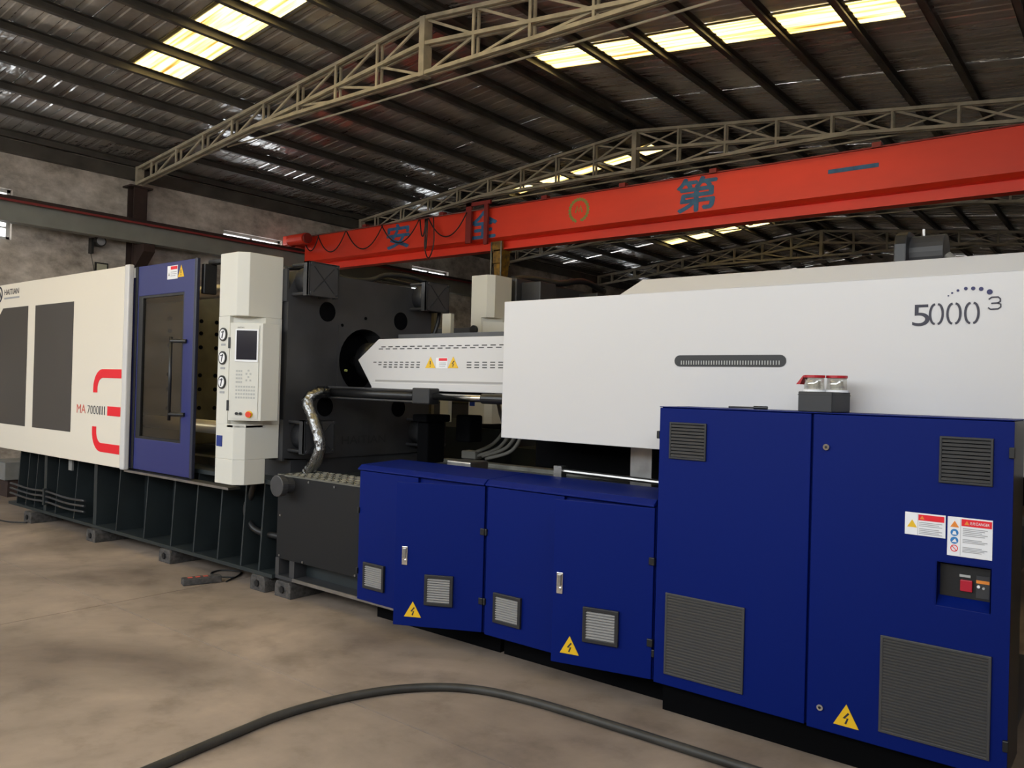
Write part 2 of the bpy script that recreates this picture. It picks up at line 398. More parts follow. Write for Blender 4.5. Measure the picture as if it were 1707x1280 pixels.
# roof: sheets, translucent sheets and purlins
ce = sempty('ceiling', (RIDGE, 10, 6.3), 'silver foil lined sheet roof with translucent strips on steel purlins')
SKY_L = [(-2.2, -1.45), (-.1, .65), (1.95, 2.7), (5.08, 5.82), (13.0, 13.55), (20.05, 20.6)]  # strips before the nearest visible one are unseen, added for overhead light
SKY_R = [(.3, 1.05), (2.6, 3.35), (5.0, 5.7), (8.65, 9.28)]  # all but the last are unseen strips added for overhead light
PL = [-14.1, -13.25, -12.4, -11.57, -10.74, -9.98, -9.22, -8.45, -7.7, -7.12]
PR = [-6.78, -5.78, -4.99, -4.2, -3.41, -2.63, -1.87, -1.1, -.33, .35]
def sheet(name, xa, xb, y0, y1, m, dz=0.0):
    nr = 4; wv = (y1-y0)/nr; ys_ = []; mbp = MB()
    prof = []
    for r in range(nr):
        b = y0+r*wv
        prof += [(b, 0), (b+wv*.62, 0), (b+wv*.70, .009), (b+wv*.92, .009)]
    prof.append((y1, 0))
    vs = []
    for x in (xa, xb):
        for y, h in prof: vs.append((x, y, roof_z(x)+h+dz))
    n = len(prof)
    for x in (xa, xb):
        for y, h in prof: vs.append((x, y, roof_z(x)+h+dz+.006))
    fs = [(i, i+1, n+i+1, n+i) for i in range(n-1)] + [(2*n+i, 3*n+i, 3*n+i+1, 2*n+i+1) for i in range(n-1)]
    fs += [(i, 2*n+i, 2*n+i+1, i+1) for i in range(n-1)] + [(n+i, n+i+1, 3*n+i+1, 3*n+i) for i in range(n-1)]
    fs += [(0, n, 3*n, 2*n), (n-1, 3*n-1, 4*n-1, 2*n-1)]
    mbp.add(vs, fs)
    return obj(name, mbp, m, ce)
def slope(skies, xa, xb, s0, s1):
    y = YOPEN-.2
    for a, b in skies+[(YN+.1, None)]:
        n = max(1, round((a-y)/.82)); st = (a-y)/n
        for i in range(n): sheet('roof_sheet', xa, xb, y+i*st-.03, y+(i+1)*st+.03, 'roof_foil', .0062*(i % 2))
        if b is None: break
        if xa < s0: sheet('roof_sheet', xa, s0, a-.03, b+.03, 'roof_foil', -.0062)
        sheet('skylight_sheet', s0, s1, a-.03, b+.03, 'skylight', -.0062)
        if s1 < xb: sheet('roof_sheet', s1, xb, a-.03, b+.03, 'roof_foil', -.0062)
        y = b
slope(SKY_L, XW-.3, RIDGE, -10.79, -7.15)
slope(SKY_R, RIDGE, XE+.3, -6.72, -2.1)
obj('ridge_cap', MB().prism([(RIDGE-.25, roof_z(RIDGE)-.0), (RIDGE, roof_z(RIDGE)+.045), (RIDGE+.25, roof_z(RIDGE)), (RIDGE+.25, roof_z(RIDGE)+.05), (RIDGE, roof_z(RIDGE)+.09), (RIDGE-.25, roof_z(RIDGE)+.05)], 'y', YOPEN-.2, YN+.1), 'roof_foil', ce)
for x in PL+PR:
    z = roof_z(x)-.004
    m = MB().box(x-.004, x+.004, YOPEN, YN, z-.115, z).box(x-.004, x+.065, YOPEN, YN, z-.006, z).box(x-.004, x+.065, YOPEN, YN, z-.115, z-.109).box(x+.059, x+.065, YOPEN, YN, z-.11, z-.09)
    obj('purlin', m, 'purlin', ce)
obj('eave_beam', MB().box(XW, XW+.12, YOPEN, YN, 5.16, 5.36), 'purlin', ce)

# roof trusses, each with chords, posts and braces
TRY = [1.75, 6.85, 11.95, 17.0, 21.95]
TN = ['straight above the photographer', 'nearest, cream coloured, springing from the left wall above the crane beam', 'second one back, just in front of the red crane girder', 'third one back, mostly behind the red crane girder', 'farthest, seen below the red crane girder']
HS = 7.05
def ztop(x): return 6.11-.108*abs(x-RIDGE)
def zlow(x): return 5.80-.102*abs(x-RIDGE)
for ti, Y in enumerate(TRY):
    t = thing('roof_truss', (RIDGE, Y, 5.05), 'steel lattice roof truss, ' + TN[ti], 'truss', 'roof trusses')
    for s in (-1, 1):
        e = RIDGE+s*HS
        obj('top_chord', MB().bar((RIDGE, Y-.04, ztop(RIDGE)), (e, Y-.04, ztop(e)), .038, .045).bar((RIDGE, Y+.04, ztop(RIDGE)), (e, Y+.04, ztop(e)), .038, .045), 'beige_steel', t)
        obj('lower_chord', MB().bar((RIDGE, Y-.04, zlow(RIDGE)), (e, Y-.04, zlow(e)), .038, .045).bar((RIDGE, Y+.04, zlow(RIDGE)), (e, Y+.04, zlow(e)), .038, .045), 'beige_steel', t)
        for i in range(1, 9):
            d = i*.82; x = RIDGE+s*d
            lo = 5.44 if d < 3.0 else zlow(x)
            obj('post', MB().box(x-.017, x+.017, Y-.055, Y-.03, lo, ztop(x)).box(x-.017, x+.017, Y+.03, Y+.055, lo, ztop(x)), 'beige_steel', t)
            xi = RIDGE+s*(d-.82)
            obj('brace', MB().bar((x, Y, zlow(x)), (xi, Y, ztop(xi)), .025, .03), 'beige_steel', t)
            if ti > 1: obj('counter_brace', MB().bar((xi, Y+.05, zlow(xi)), (x, Y+.05, ztop(x)), .02, .024), 'beige_steel', t)
            if d < 3.3:
                obj('tie_brace', MB().bar((x, Y, zlow(x)), (xi if i > 1 else xi+s*.06, Y, 5.45), .025, .03), 'beige_steel', t)
        obj('end_post', MB().box(e-.04, e+.04, Y-.06, Y+.06, zlow(e)-.05, ztop(e)+.03), 'beige_steel', t)
    obj('tie_beam', MB().box(RIDGE-3.5, RIDGE+3.5, Y-.06, Y-.02, 5.415, 5.46).box(RIDGE-3.5, RIDGE+3.5, Y+.02, Y+.06, 5.415, 5.46), 'beige_steel', t)
    obj('king_post', MB().box(RIDGE-.045, RIDGE+.045, Y-.07, Y+.07, 5.40, 6.13), 'beige_steel', t, bevel=.005)
    obj('tie_rod', MB().cyl((RIDGE-4.6, Y+.2, 5.38), (RIDGE+4.6, Y+.2, 5.38), .014, n=8), 'beige_steel', t)

# columns along the left wall
for ti, Y in enumerate(TRY):
    c = thing('steel_column', (XW+.14, Y, 0), 'dark brown steel column on the left wall under the truss ' + TN[ti], 'column', 'wall columns')
    obj('shaft', MB().box(XW+.02, XW+.04, Y-.12, Y+.12, 0, 5.0).box(XW+.24, XW+.26, Y-.12, Y+.12, 0, 5.0).box(XW+.04, XW+.24, Y-.012, Y+.012, 0, 5.0), 'column_brown', c)
    obj('cap_plate', MB().box(XW+.0, XW+.3, Y-.2, Y+.2, 5.0, 5.03), 'column_brown', c)
    obj('bracket', MB().prism([(XW+.26, 3.55), (XW+.26, 3.98), (XW+.62, 3.98), (XW+.62, 3.85)], 'y', Y-.1, Y+.1), 'column_brown', c)
# crane runway beam
rb = thing('crane_runway_beam', (-13.75, 10, 4.0), 'long grey crane runway beam with a red conductor line along the left wall', 'beam')
obj('beam_web', MB().box(-13.76, -13.74, YOPEN+.1, YN, 4.02, 4.34), 'runway_grey', rb)
obj('bottom_flange', MB().box(-13.86, -13.64, YOPEN+.1, YN, 4.0, 4.02), 'runway_grey', rb)
obj('top_flange', MB().box(-13.88, -13.62, YOPEN+.1, YN, 4.34, 4.36), 'column_brown', rb)
obj('rail', MB().box(-13.78, -13.72, YOPEN+.1, YN, 4.36, 4.41), 'column_brown', rb)
obj('conductor_line', MB().box(-13.63, -13.60, YOPEN+.1, YN, 4.30, 4.335), 'rail_red', rb)
rb2 = thing('crane_runway_beam', (.2, 10, 4.0), 'grey crane runway beam on the right side of the hall', 'beam')
obj('beam_web', MB().box(.19, .21, YOPEN+.1, YN, 4.02, 4.34), 'runway_grey', rb2)
obj('bottom_flange', MB().box(.09, .31, YOPEN+.1, YN, 4.0, 4.02), 'runway_grey', rb2)
obj('top_flange', MB().box(.07, .33, YOPEN+.1, YN, 4.34, 4.36), 'column_brown', rb2)
obj('rail', MB().box(.17, .23, YOPEN+.1, YN, 4.36, 4.41), 'column_brown', rb2)

# ================================================================== OVERHEAD CRANE
cr = thing('overhead_crane', (-6.8, 10.2, 3.93), 'bright red overhead crane girder with blue lettering spanning the hall', 'crane')
GY = 10.0
gird = obj('girder', MB().prism([(GY, 4.11), (GY, 4.60), (GY+.38, 4.60), (GY+.38, 4.11), (GY+.3, 4.07), (GY+.08, 4.07)], 'x', -13.45, -.1), 'red', cr)
obj('top_plate', MB().box(-13.45, -.1, GY-.03, GY+.41, 4.60, 4.615), 'dark_red', cr)
obj('lower_rail', MB().box(-13.4, -.2, GY+.18, GY+.20, 3.94, 4.07).box(-13.4, -.2, GY+.10, GY+.28, 3.925, 3.945), 'red', cr)
for ex in (-13.75, .2):
    ec = obj('end_carriage', MB().box(ex-.1, ex+.1, GY-.25, GY+1.2, 4.44, 4.62), 'red', cr, bevel=.01)
    for yy in (GY-.1, GY+1.05): obj('wheel', MB().cyl((ex-.05, yy, 4.5), (ex+.05, yy, 4.5), .09, n=20), 'dark_red', ec)
dm = obj('drive_motor', MB().cyl((-13.55, GY-.28, 4.50), (-13.05, GY-.28, 4.50), .11, n=20).box(-13.6, -13.2, GY-.2, GY+.05, 4.42, 4.58), 'red', cr, smooth=False)
obj('motor_cap', MB().cyl((-13.03, GY-.28, 4.50), (-12.98, GY-.28, 4.50), .10, n=20), 'dark_red', dm)
Tg = FRONT(GY)
text('安', Tg, -11.0, -10.42, 4.14, 4.57, 'crane_blue', cr, d=-.004, heavy=.012)
text('全', Tg, -8.97, -8.38, 4.13, 4.57, 'crane_blue', cr, d=-.004, heavy=.012)
text('第', Tg, -5.14, -4.56, 4.13, 4.58, 'crane_blue', cr, d=-.004, heavy=.012)
obj('lettering', MB(Tg).box(-3.11, -2.53, -.005, -.001, 4.375, 4.425), 'crane_blue', cr)
em = MB(Tg)
for i in range(22):                                # leafy wreath emblem
    a = math.radians(-70+i*320/21+(0)); a = math.radians(-90)+math.radians(22+i*316/21)
    cx, cz = -6.77+.165*math.cos(a), 4.365+.165*math.sin(a)
    em.ribbon([(cx-.028*math.cos(a+.9), cz-.028*math.sin(a+.9)), (cx+.028*math.cos(a+.9), cz+.028*math.sin(a+.9))], .036, -.005, -.001)
em.ribbon([(-6.83, 4.33), (-6.80, 4.43), (-6.77, 4.34), (-6.74, 4.43), (-6.71, 4.33)], .018, -.005, -.001)
obj('wreath_emblem', em, 'emblem_green', cr)
for x in (-9.6, -7.4, -6.0, -4.6, -2.55, -.95, -11.6):  # clips on the girder's top edge
    obj('edge_clip', MB().box(x-.05, x+.05, GY-.05, GY+.05, 4.60, 4.66), 'dark_red', cr)
obj('cable_bracket', MB().box(-8.98, -8.86, GY-.10, GY-.06, 4.05, 4.72).box(-8.98, -8.45, GY-.10, GY-.06, 4.66, 4.72).box(-8.58, -8.50, GY-.10, GY-.06, 4.0, 4.66), 'dark_red', cr)
cw = obj('cable_wire', MB().bar((-13.4, GY-.09, 4.585), (-8.5, GY-.09, 4.585), .008, .008), 'steel', cr)
hangs = [-13.35, -12.87, -12.03, -11.02, -10.05, -9.9, -9.84, -8.95]
sags = [.28, .36, .38, .36, .30, .52, .36]
for i in range(len(hangs)-1):
    a, b = hangs[i], hangs[i+1]; n = 10
    pts = [(a+(b-a)*q/n, GY-.11-.02*(i % 2), 4.565-sags[i]*(1-(2*q/n-1)**2)) for q in range(n+1)]
    obj('festoon_cable', MB().tube(pts, .011, n=6, sub=2), 'hose_black', cr, smooth=True)
obj('festoon_cable', MB().tube([(-9.86, GY-.13, 4.56), (-9.9, GY-.13, 4.1), (-9.8, GY-.13, 3.87), (-9.68, GY-.13, 4.1), (-9.70, GY-.13, 4.56)], .011, n=6), 'hose_black', cr, smooth=True)
ho = thing('crane_hoist', (-8.42, GY+.19, 3.4), 'worn yellow hoist and hook block hanging from the red crane girder', 'hoist')
obj('trolley', MB().box(-8.53, -8.31, GY+.06, GY+.1, 3.90, 4.06).box(-8.53, -8.31, GY+.28, GY+.32, 3.90, 4.06), 'hook_yellow', ho)
obj('housing', MB().box(-8.50, -8.34, GY+.06, GY+.32, 3.70, 3.93).prism([(-8.50, 3.70), (-8.34, 3.70), (-8.36, 3.52), (-8.42, 3.42), (-8.48, 3.52)], 'y', GY+.08, GY+.30), 'hook_yellow', ho, bevel=.01)
for x in (-8.525, -8.315): obj('side_rope', MB().cyl((x, GY+.05, 3.45), (x, GY+.05, 4.05), .014, n=8), 'worn_steel', ho)
hk = [(-8.42+.07*math.sin(a), GY+.19, 3.26+.07*math.cos(a)) for a in [math.radians(q) for q in range(0, 271, 30)]]
obj('hook', MB().tube([(-8.42, GY+.19, 3.45)]+hk, .022, n=8, sub=3), 'worn_steel', ho, smooth=True)

# ================================================================== MOULDING MACHINE (front one), unit by unit
YC, ZC = 4.68, 1.85
# --- bed under the clamp
b = thing('machine_bed', (-8, 4.7, .12), 'dark ribbed steel bed under the cream guard panel and blue sliding door', 'machine base')
obj('bottom_flange', MB().box(-10.55, -5.29, 3.71, 5.65, .125, .155), 'bed', b)
obj('web', MB().box(-10.5, -5.29, 3.99, 4.03, .155, .84).box(-10.5, -5.29, 5.4, 5.44, .155, .84), 'bed', b)
obj('top_plate', MB().box(-10.55, -5.29, 3.74, 5.65, .84, .875), 'bed', b)
for xb in (-10.34, -10.075, -9.84, -9.28, -8.82, -7.877, -7.328, -6.838, -6.456, -6.076, -5.734, -5.481):
    obj('rib', MB().prism([(3.72, .155), (3.99, .155), (3.99, .84), (3.757, .84)], 'x', xb-.009, xb+.009), 'bed', b)
for xb in (-9.549, -8.338): obj('rib', MB().box(xb-.035, xb+.035, 3.72, 3.99, .155, .84), 'bed', b)
for yy in (4.06, 5.3): obj('guide_rail', MB().box(-9.6, -5.95, yy-.06, yy+.06, .875, .945), 'steel', b)
pr = thing('pipe_rack', (-9.4, 3.70, .25), 'three slim dark pipes clipped low along the ribbed bed', 'pipes')
for z in (.375, .32, .262):
    obj('pipe', MB().tube([(-10.45, 3.69, z+.005), (-9.9, 3.695, z-.012), (-9.45, 3.695, z+.004), (-8.95, 3.695, z-.012), (-8.50, 3.69, z+.004)], .012, n=8), 'charcoal', pr, smooth=True)
obj('pipe_clip', MB().box(-9.50, -9.46, 3.672, 3.72, .23, .41), 'bed', pr)
for i, (xa, lab) in enumerate(((-9.70, 'leftmost cast iron levelling block, under the bed below the dark windows'), (-8.17, 'second cast iron levelling block from the left under the bed'), (-6.785, 'third cast iron levelling block, under the bed below the blue sliding door'), (-5.365, 'fourth cast iron levelling block, paired, left of its twin by the black tank box'), (-5.06, 'fifth cast iron levelling block, right one of the pair under the black tank box'))):
    yy = (3.64, 3.655, 3.69, 3.70, 3.715)[i]
    f = thing('levelling_block', (xa-.1, yy+.15, 0), lab, 'machine foot', 'levelling blocks')
    obj('block', MB().prism([(xa-.2, 0), (xa, 0), (xa, .085), (xa-.02, .122), (xa-.18, .122), (xa-.2, .085)], 'y', yy, yy+.34), 'iron_foot', f, bevel=.006)
    obj('adjusting_screw', MB().cyl((xa-.1, yy-.012, .062), (xa-.1, yy+.01, .062), .028, n=6), 'black', f)

# --- clamp guard with red graphics
GYF = 3.60
cg = thing('clamp_guard', (-9.2, GYF, .79), 'cream sheet metal guard with two dark panels and red bracket graphics', 'machine guard')
T = FRONT(GYF)
obj('panel', MB().box(-11.3, -7.595, GYF, GYF+.05, .795, 2.71), 'cream', cg, bevel=.006)
obj('edge_post', MB().box(-7.590, -7.505, GYF-.004, GYF+.05, .785, 2.722), 'white', cg, bevel=.012)
obj('rear_panel', MB().box(-11.3, -5.6, 5.74, 5.78, .80, 2.60), 'olive', cg)
obj('top_rail', MB().box(-11.3, -7.5, GYF+.05, GYF+.12, 2.60, 2.69), 'white', cg)
obj('track', MB().box(-7.56, -5.8, GYF+.03, GYF+.14, .765, .785), 'steel', cg)
obj('dark_window', MB(T).box(-9.632, -8.67, -.004, .001, 1.08, 2.425), 'window_grey', cg)
obj('dark_window', MB(T).prism([(-10.95, 1.08), (-9.838, 1.08), (-9.838, 2.43), (-10.565, 2.43), (-10.95, 2.13)], 'y', -.004, .001), 'window_grey', cg)
def arc(cx, cz, r, a0, a1, n=8): return [(cx+r*math.cos(math.radians(a0+(a1-a0)*i/n)), cz+r*math.sin(math.radians(a0+(a1-a0)*i/n))) for i in range(n+1)]
obj('red_bracket', MB(T).ribbon([(-7.60, 1.688), (-7.98, 1.688)]+arc(-7.98, 1.538, .15, 92, 180, 8)+[(-8.13, 1.50)], .086, -.004, -.0005), 'graphic_red', cg)
obj('red_bracket', MB(T).ribbon([(-7.60, .967), (-7.98, .967)]+arc(-7.98, 1.117, .15, 268, 180, 8)+[(-8.13, 1.165)], .086, -.004, -.0005), 'graphic_red', cg)
obj('red_bar', MB(T).box(-7.86, -7.60, -.004, -.0005, 1.282, 1.372), 'graphic_red', cg)
text('MA', T, -8.53, -8.33, 1.285, 1.372, 'text_red', cg)
text('7000', T, -8.29, -8.045, 1.285, 1.368, 'ink', cg, bold=-.008)
text('III', T, -8.03, -7.915, 1.285, 1.368, 'ink', cg)
text('HAITIAN', T, -10.545, -10.115, 2.585, 2.65, 'ink', cg, bold=.012)
obj('logo_underline', MB(T).box(-10.545, -10.10, -.003, -.0005, 2.535, 2.555), 'print_grey', cg)
lg = MB(T)
lg.ribbon(arc(-10.70, 2.60, .085, 0, 360, 24), .022, -.003, -.0005).ribbon([(-10.76, 2.56), (-10.70, 2.63), (-10.64, 2.56)], .03, -.003, -.0005)
obj('logo_roundel', lg, 'ink', cg)
obj('hanging_tag', MB().box(-8.93, -8.85, GYF+.10, GYF+.12, .66, .78), 'box_grey', cg)

# --- blue sliding door
DYF = 3.665
sd = thing('sliding_door', (-6.98, DYF, .79), 'dark blue sliding safety door with a tinted window and black bar handle', 'machine door')
T = FRONT(DYF)
obj('door_frame', MB().frame(-7.55, -6.465, .80, 2.70, -7.44, -6.625, 1.09, 2.42, DYF, DYF+.04), 'door_blue', sd, bevel=.004)
obj('edge_strip', MB().box(-6.463, -6.422, DYF-.003, DYF+.03, .795, 2.705), 'edge_dark', sd, bevel=.006)
obj('gasket', MB().frame(-7.44, -6.625, 1.09, 2.42, -7.36, -6.648, 1.112, 2.398, DYF+.004, DYF+.03), 'black', sd)
obj('side_gasket', MB().box(-7.50, -7.452, DYF-.006, DYF, .80, 2.70), 'black', sd)
obj('pane', MB().box(-7.44, -6.625, DYF+.018, DYF+.024, 1.09, 2.42), 'tinted_glass', sd)
h = obj('handle', MB().cyl((-6.688, DYF-.075, 1.29), (-6.688, DYF-.075, 2.02), .014, n=12), 'black', sd, smooth=True)
for z in (1.345, 1.985): obj('standoff', MB().cyl((-6.688, DYF-.075, z), (-6.56, DYF-.005, z), .017, n=12), 'black', h)
lb = obj('label', MB(T).box(-6.92, -6.745, -.003, 0, 2.545, 2.665), 'label_white', sd)
obj('label_header', MB(T).box(-6.86, -6.75, -.0045, -.003, 2.63, 2.658), 'graphic_red', lb)
obj('print_lines', MB(T).box(-6.86, -6.76, -.0045, -.003, 2.605, 2.61).box(-6.86, -6.76, -.0045, -.003, 2.588, 2.593).box(-6.86, -6.78, -.0045, -.003, 2.571, 2.576).prism([(-6.905, 2.575), (-6.875, 2.575), (-6.89, 2.605)], 'y', -.0045, -.003), 'print_grey', lb)
warning_triangle(sd, T, -6.685, 2.555, .105, .105, bolt=False)

# --- clamp: platens and tie bars
mp_ = thing('moving_platen', (-8.1, YC, .95), 'olive grey moving platen with bolt holes seen behind the blue sliding door', 'platen')
obj('block', MB().box(-8.55, -7.95, 3.95, 5.41, .96, 2.58), 'olive', mp_, bevel=.02)
for y, z in [(yy, zz) for yy in (4.25, 4.42, 4.6, 4.78, 4.96, 5.13) for zz in (1.35, 1.55, 1.7, 2.0, 2.15, 2.28)]:
    obj('bolt_hole', MB().cyl((-7.97, y, z), (-7.944, y, z), .022, n=12), 'matte_black', mp_)
tp = thing('toggle_housing', (-9.9, YC, .95), 'dark rear platen behind the cream guard', 'platen')
obj('block', MB().box(-10.4, -9.9, 3.95, 5.41, .96, 2.5), 'charcoal', tp, bevel=.02)
for y, z, lab in ((4.04, 2.47, 'upper near'), (5.35, 2.47, 'upper far'), (4.04, 1.22, 'lower near'), (5.35, 1.22, 'lower far')):
    tag(obj('tie_bar', MB().cyl((-9.9, y, z), (-5.3, y, z), .062, n=24), 'tie_steel', smooth=True), 'polished steel tie bar of the clamp, ' + lab + ' one', 'tie bar', 'tie bars')
fp = thing('fixed_platen', (-5.7, YC, 1.0), 'massive charcoal fixed platen with a round nozzle opening and corner nut boxes', 'platen')
PX = -5.40
def ring_plate(y0, y1, z0, z1, cy, cz, r, x0, x1, n=32):
    m = MB(); vs = []; fs = []
    sq = []
    for i in range(n):
        a = 2*math.pi*i/n; c, s = math.cos(a), math.sin(a)
        k = min(((y1-cy) if c > 0 else (cy-y0))/max(abs(c), 1e-6), ((z1-cz) if s > 0 else (cz-z0))/max(abs(s), 1e-6))
        sq.append((cy+c*k, cz+s*k))
    for x in (x0, x1):
        for i in range(n): vs.append((x, cy+r*math.cos(2*math.pi*i/n), cz+r*math.sin(2*math.pi*i/n)))
        for p in sq: vs.append((x, p[0], p[1]))
    for i in range(n):
        j = (i+1) % n
        fs += [(i, j, n+j, n+i), (2*n+i, 3*n+i, 3*n+j, 2*n+j), (i, 2*n+i, 2*n+j, j), (n+i, n+j, 3*n+j, 3*n+i)]
    return m.add(vs, fs)
obj('face_plate', ring_plate(3.87, 5.50, 1.02, 2.56, YC, ZC, .285, -5.62, PX), 'charcoal', fp)
obj('core', MB().box(-6.05, -5.62, 3.98, 5.38, 1.02, 2.52), 'charcoal', fp, bevel=.02)
obj('side_flange', MB().box(-5.62, -5.40, 3.853, 3.87, 1.02, 1.35), 'charcoal', fp)
obj('side_flange', MB().box(-5.62, -5.40, 3.853, 3.87, 2.3, 2.56), 'charcoal', fp)
obj('bore', MB().cyl((-5.615, YC, ZC), (-5.60, YC, ZC), .284, n=32), 'matte_black', fp)
obj('bore_ring', ring_plate(YC-.30, YC+.30, ZC-.30, ZC+.30, YC, ZC, .285, PX, PX+.004), 'charcoal', fp)
for y, z in ((4.26, 2.25), (5.10, 2.24), (4.26, 1.455), (5.10, 1.44)):
    obj('port_hole', MB().cyl((PX-.01, y, z), (PX+.006, y, z), .082, n=24), 'matte_black', fp)
for y, z in ((4.42, 2.2), (4.68, 2.28)): obj('bolt_hole', MB().cyl((PX-.01, y, z-.05), (PX+.006, y, z-.05), .014, n=12), 'matte_black', fp)
for y, z in ((4.04, 2.475), (5.35, 2.475), (4.04, 1.22), (5.35, 1.22)):
    nb = obj('nut_box', MB().box(-5.20, -5.17, y-.15, y+.15, z-.135, z+.135), 'charcoal', fp, bevel=.004)
    obj('tie_nut', MB().cyl((-5.40, y, z), (-5.21, y, z), .115, n=24), 'charcoal', nb, smooth=True)
    for sy, sz in ((-1, -1), (-1, 1), (1, -1), (1, 1)):
        obj('stud', MB().cyl((-5.40, y+sy*.13, z+sz*.115), (-5.155, y+sy*.13, z+sz*.115), .013, n=8), 'charcoal', nb)
    obj('box_side', MB().box(-5.24, -5.17, y-.15, y-.14, z-.135, z+.135).box(-5.24, -5.17, y+.14, y+.15, z-.135, z+.135).box(-5.24, -5.17, y-.15, y+.15, z+.125, z+.135), 'charcoal', nb)
    obj('cross_crease', MB().bar((-5.168, y-.1, z-.1), (-5.168, y+.1, z+.1), .004, .006).bar((-5.168, y-.1, z+.1), (-5.168, y+.1, z-.1), .004, .006), 'vent_black', nb)
obj('pedestal', MB().box(-6.0, -5.42, 3.95, 5.41, .875, 1.02), 'charcoal', fp)
text('HAITIAN', plane_T((PX, 0, 0), (0, 1, 0), (1, 0, 0)), 4.45, 4.95, 1.13, 1.20, 'vent_black', fp)
th = thing('platen_top_hose', (-5.7, 4.7, 2.55), 'black hoses lying over the top of the charcoal platen', 'hose')
obj('hose', MB().tube([(-5.55, 4.22, 2.60), (-5.55, 4.6, 2.575), (-5.55, 4.85, 2.60), (-5.55, 5.05, 2.67), (-5.5, 5.3, 2.68), (-5.45, 5.5, 2.64)], .022, n=8), 'hose_black', th, smooth=True)
obj('hose', MB().tube([(-5.62, 4.0, 2.60), (-5.62, 4.3, 2.63), (-5.62, 4.8, 2.58), (-5.62, 5.0, 2.64), (-5.6, 5.4, 2.63)], .018, n=8), 'hose_black', th, smooth=True)
obj('hose', MB().tube([(-5.45, 5.45, 2.64), (-5.38, 5.56, 2.5), (-5.36, 5.56, 2.3), (-5.4, 5.52, 2.1)], .02, n=8), 'hose_black', th, smooth=True)
tag(obj('safety_bar', MB().box(-6.45, -5.75, 3.78, 3.84, 2.66, 2.70).box(-6.45, -6.40, 3.72, 3.84, 2.40, 2.66), 'black', bevel=.006), 'black safety linkage arm at the top right of the blue sliding door', 'linkage')

# --- control column with screen
cc = thing('control_column', (-5.6, 3.66, .845), 'tall off-white control column with angled screen panel, keypad and three round gauges', 'control panel')
cx0, cx1, cy0, cy1 = -5.755, -5.45, 3.48, 3.85
foot = lambda ch: [(cx0, cy0), (cx1-ch, cy0), (cx1, cy0+ch), (cx1, cy1), (cx0, cy1)]
obj('upper_casing', MB().prism(foot(.066), 'z', 2.155, 2.65), 'panel_white', cc, bevel=.004)
obj('middle_casing', MB().prism([(cx0, cy0), (-5.60, cy0), (-5.60, cy0+.03), (cx1, 3.70), (cx1, cy1), (cx0, cy1)], 'z', 1.31, 2.155), 'panel_white', cc)
obj('lower_casing', MB().prism(foot(.066), 'z', 1.04, 1.31).prism([(cx0, cy0), (cx1-.066, cy0), (cx1, cy0+.066), (cx1, 3.73), (cx0, 3.73)], 'z', .845, 1.04), 'panel_white', cc, bevel=.004)
TYC = FRONT(cy0)
for z in (2.012, 1.828, 1.638):
    gx = -5.682
    ga = obj('gauge', MB().cyl((gx, cy0-.010, z), (gx, cy0, z), .053, n=24), 'black', cc)
    obj('gauge_face', MB().cyl((gx, cy0-.012, z), (gx, cy0-.010, z), .040, n=24), 'label_white', ga)
    obj('gauge_needle', MB(TYC).ribbon([(gx-.006, z-.03), (gx+.012, z+.03)], .012, -.0135, -.012).ribbon([(gx-.02, z+.018), (gx+.02, z+.02)], .008, -.0135, -.012), 'ink', ga)
    obj('caption', MB(TYC).box(gx-.03, gx+.03, -.003, 0, z-.088, z-.072), 'print_grey', cc)
obj('blue_plate', MB(TYC).box(-5.735, -5.66, -.006, 0, 1.135, 1.22), 'plate_blue', cc)
# the angled screen unit
P0, P1 = Vector((-5.54, 3.447, 0)), Vector((-5.342, 3.604, 0))
rv = (P1-P0).normalized(); nv = Vector((rv.y, -rv.x, 0)); PWD = (P1-P0).length
TP = plane_T(P0, rv, nv)
obj('screen_housing', MB().prism([(-5.54, 3.447), (-5.342, 3.604), (-5.342, 3.76), (-5.45, 3.76), (-5.58, 3.50)], 'z', 1.345, 2.10), 'panel_white', cc, bevel=.004)
obj('hinge_strip', MB(TP).box(-.012, .006, -.004, .01, 1.90, 1.985).box(-.012, .006, -.004, .01, 1.42, 1.50), 'black', cc)
obj('fascia', MB(TP).box(.03, PWD-.025, -.006, 0, 1.36, 2.08), 'panel_white', cc)
sb = obj('screen_bezel', MB(TP).frame(.045, PWD-.03, 1.80, 2.05, .055, PWD-.04, 1.815, 2.04, -.012, -.005), 'label_white', cc)
obj('screen', MB(TP).box(.055, PWD-.04, -.0085, -.005, 1.815, 2.04), 'screen', cc)
text('HAITIAN', TP, .06, .11, 2.058, 2.068, 'ink', cc, d=-.0075)
ks = []
for r in range(4):
    for c in range(3): ks.append((.055+.018*c, 1.72-.028*r))
for r in range(4):
    for c in range(8): ks.append((.055+.0195*c, 1.60-.028*r))
ks += [(.145, 1.725), (.13, 1.70), (.16, 1.70), (.145, 1.675), (.13, 1.65), (.16, 1.65)]
k0 = None
for u, v in ks:
    m = MB(TP).box(u, u+.012, -.0085, -.006, v, v+.014)
    obj('key', m, 'key_grey', cc)
eb = obj('emergency_button', MB(TP).cyl((.165, -.03, 1.395), (.165, -.006, 1.395), .022, .016, n=20), 'estop', cc)
obj('button_collar', MB(TP).cyl((.165, -.010, 1.395), (.165, -.006, 1.395), .028, n=20), 'yellow', eb)
for u in (.07, .10): obj('selector_knob', MB(TP).cyl((u, -.02, 1.40), (u, -.006, 1.40), .011, n=12), 'black', cc)
obj('shelf', MB().prism([(-5.60, 3.48), (-5.516, 3.48), (-5.45, 3.546), (-5.45, 3.70)], 'z', 1.29, 1.315), 'panel_white', cc)
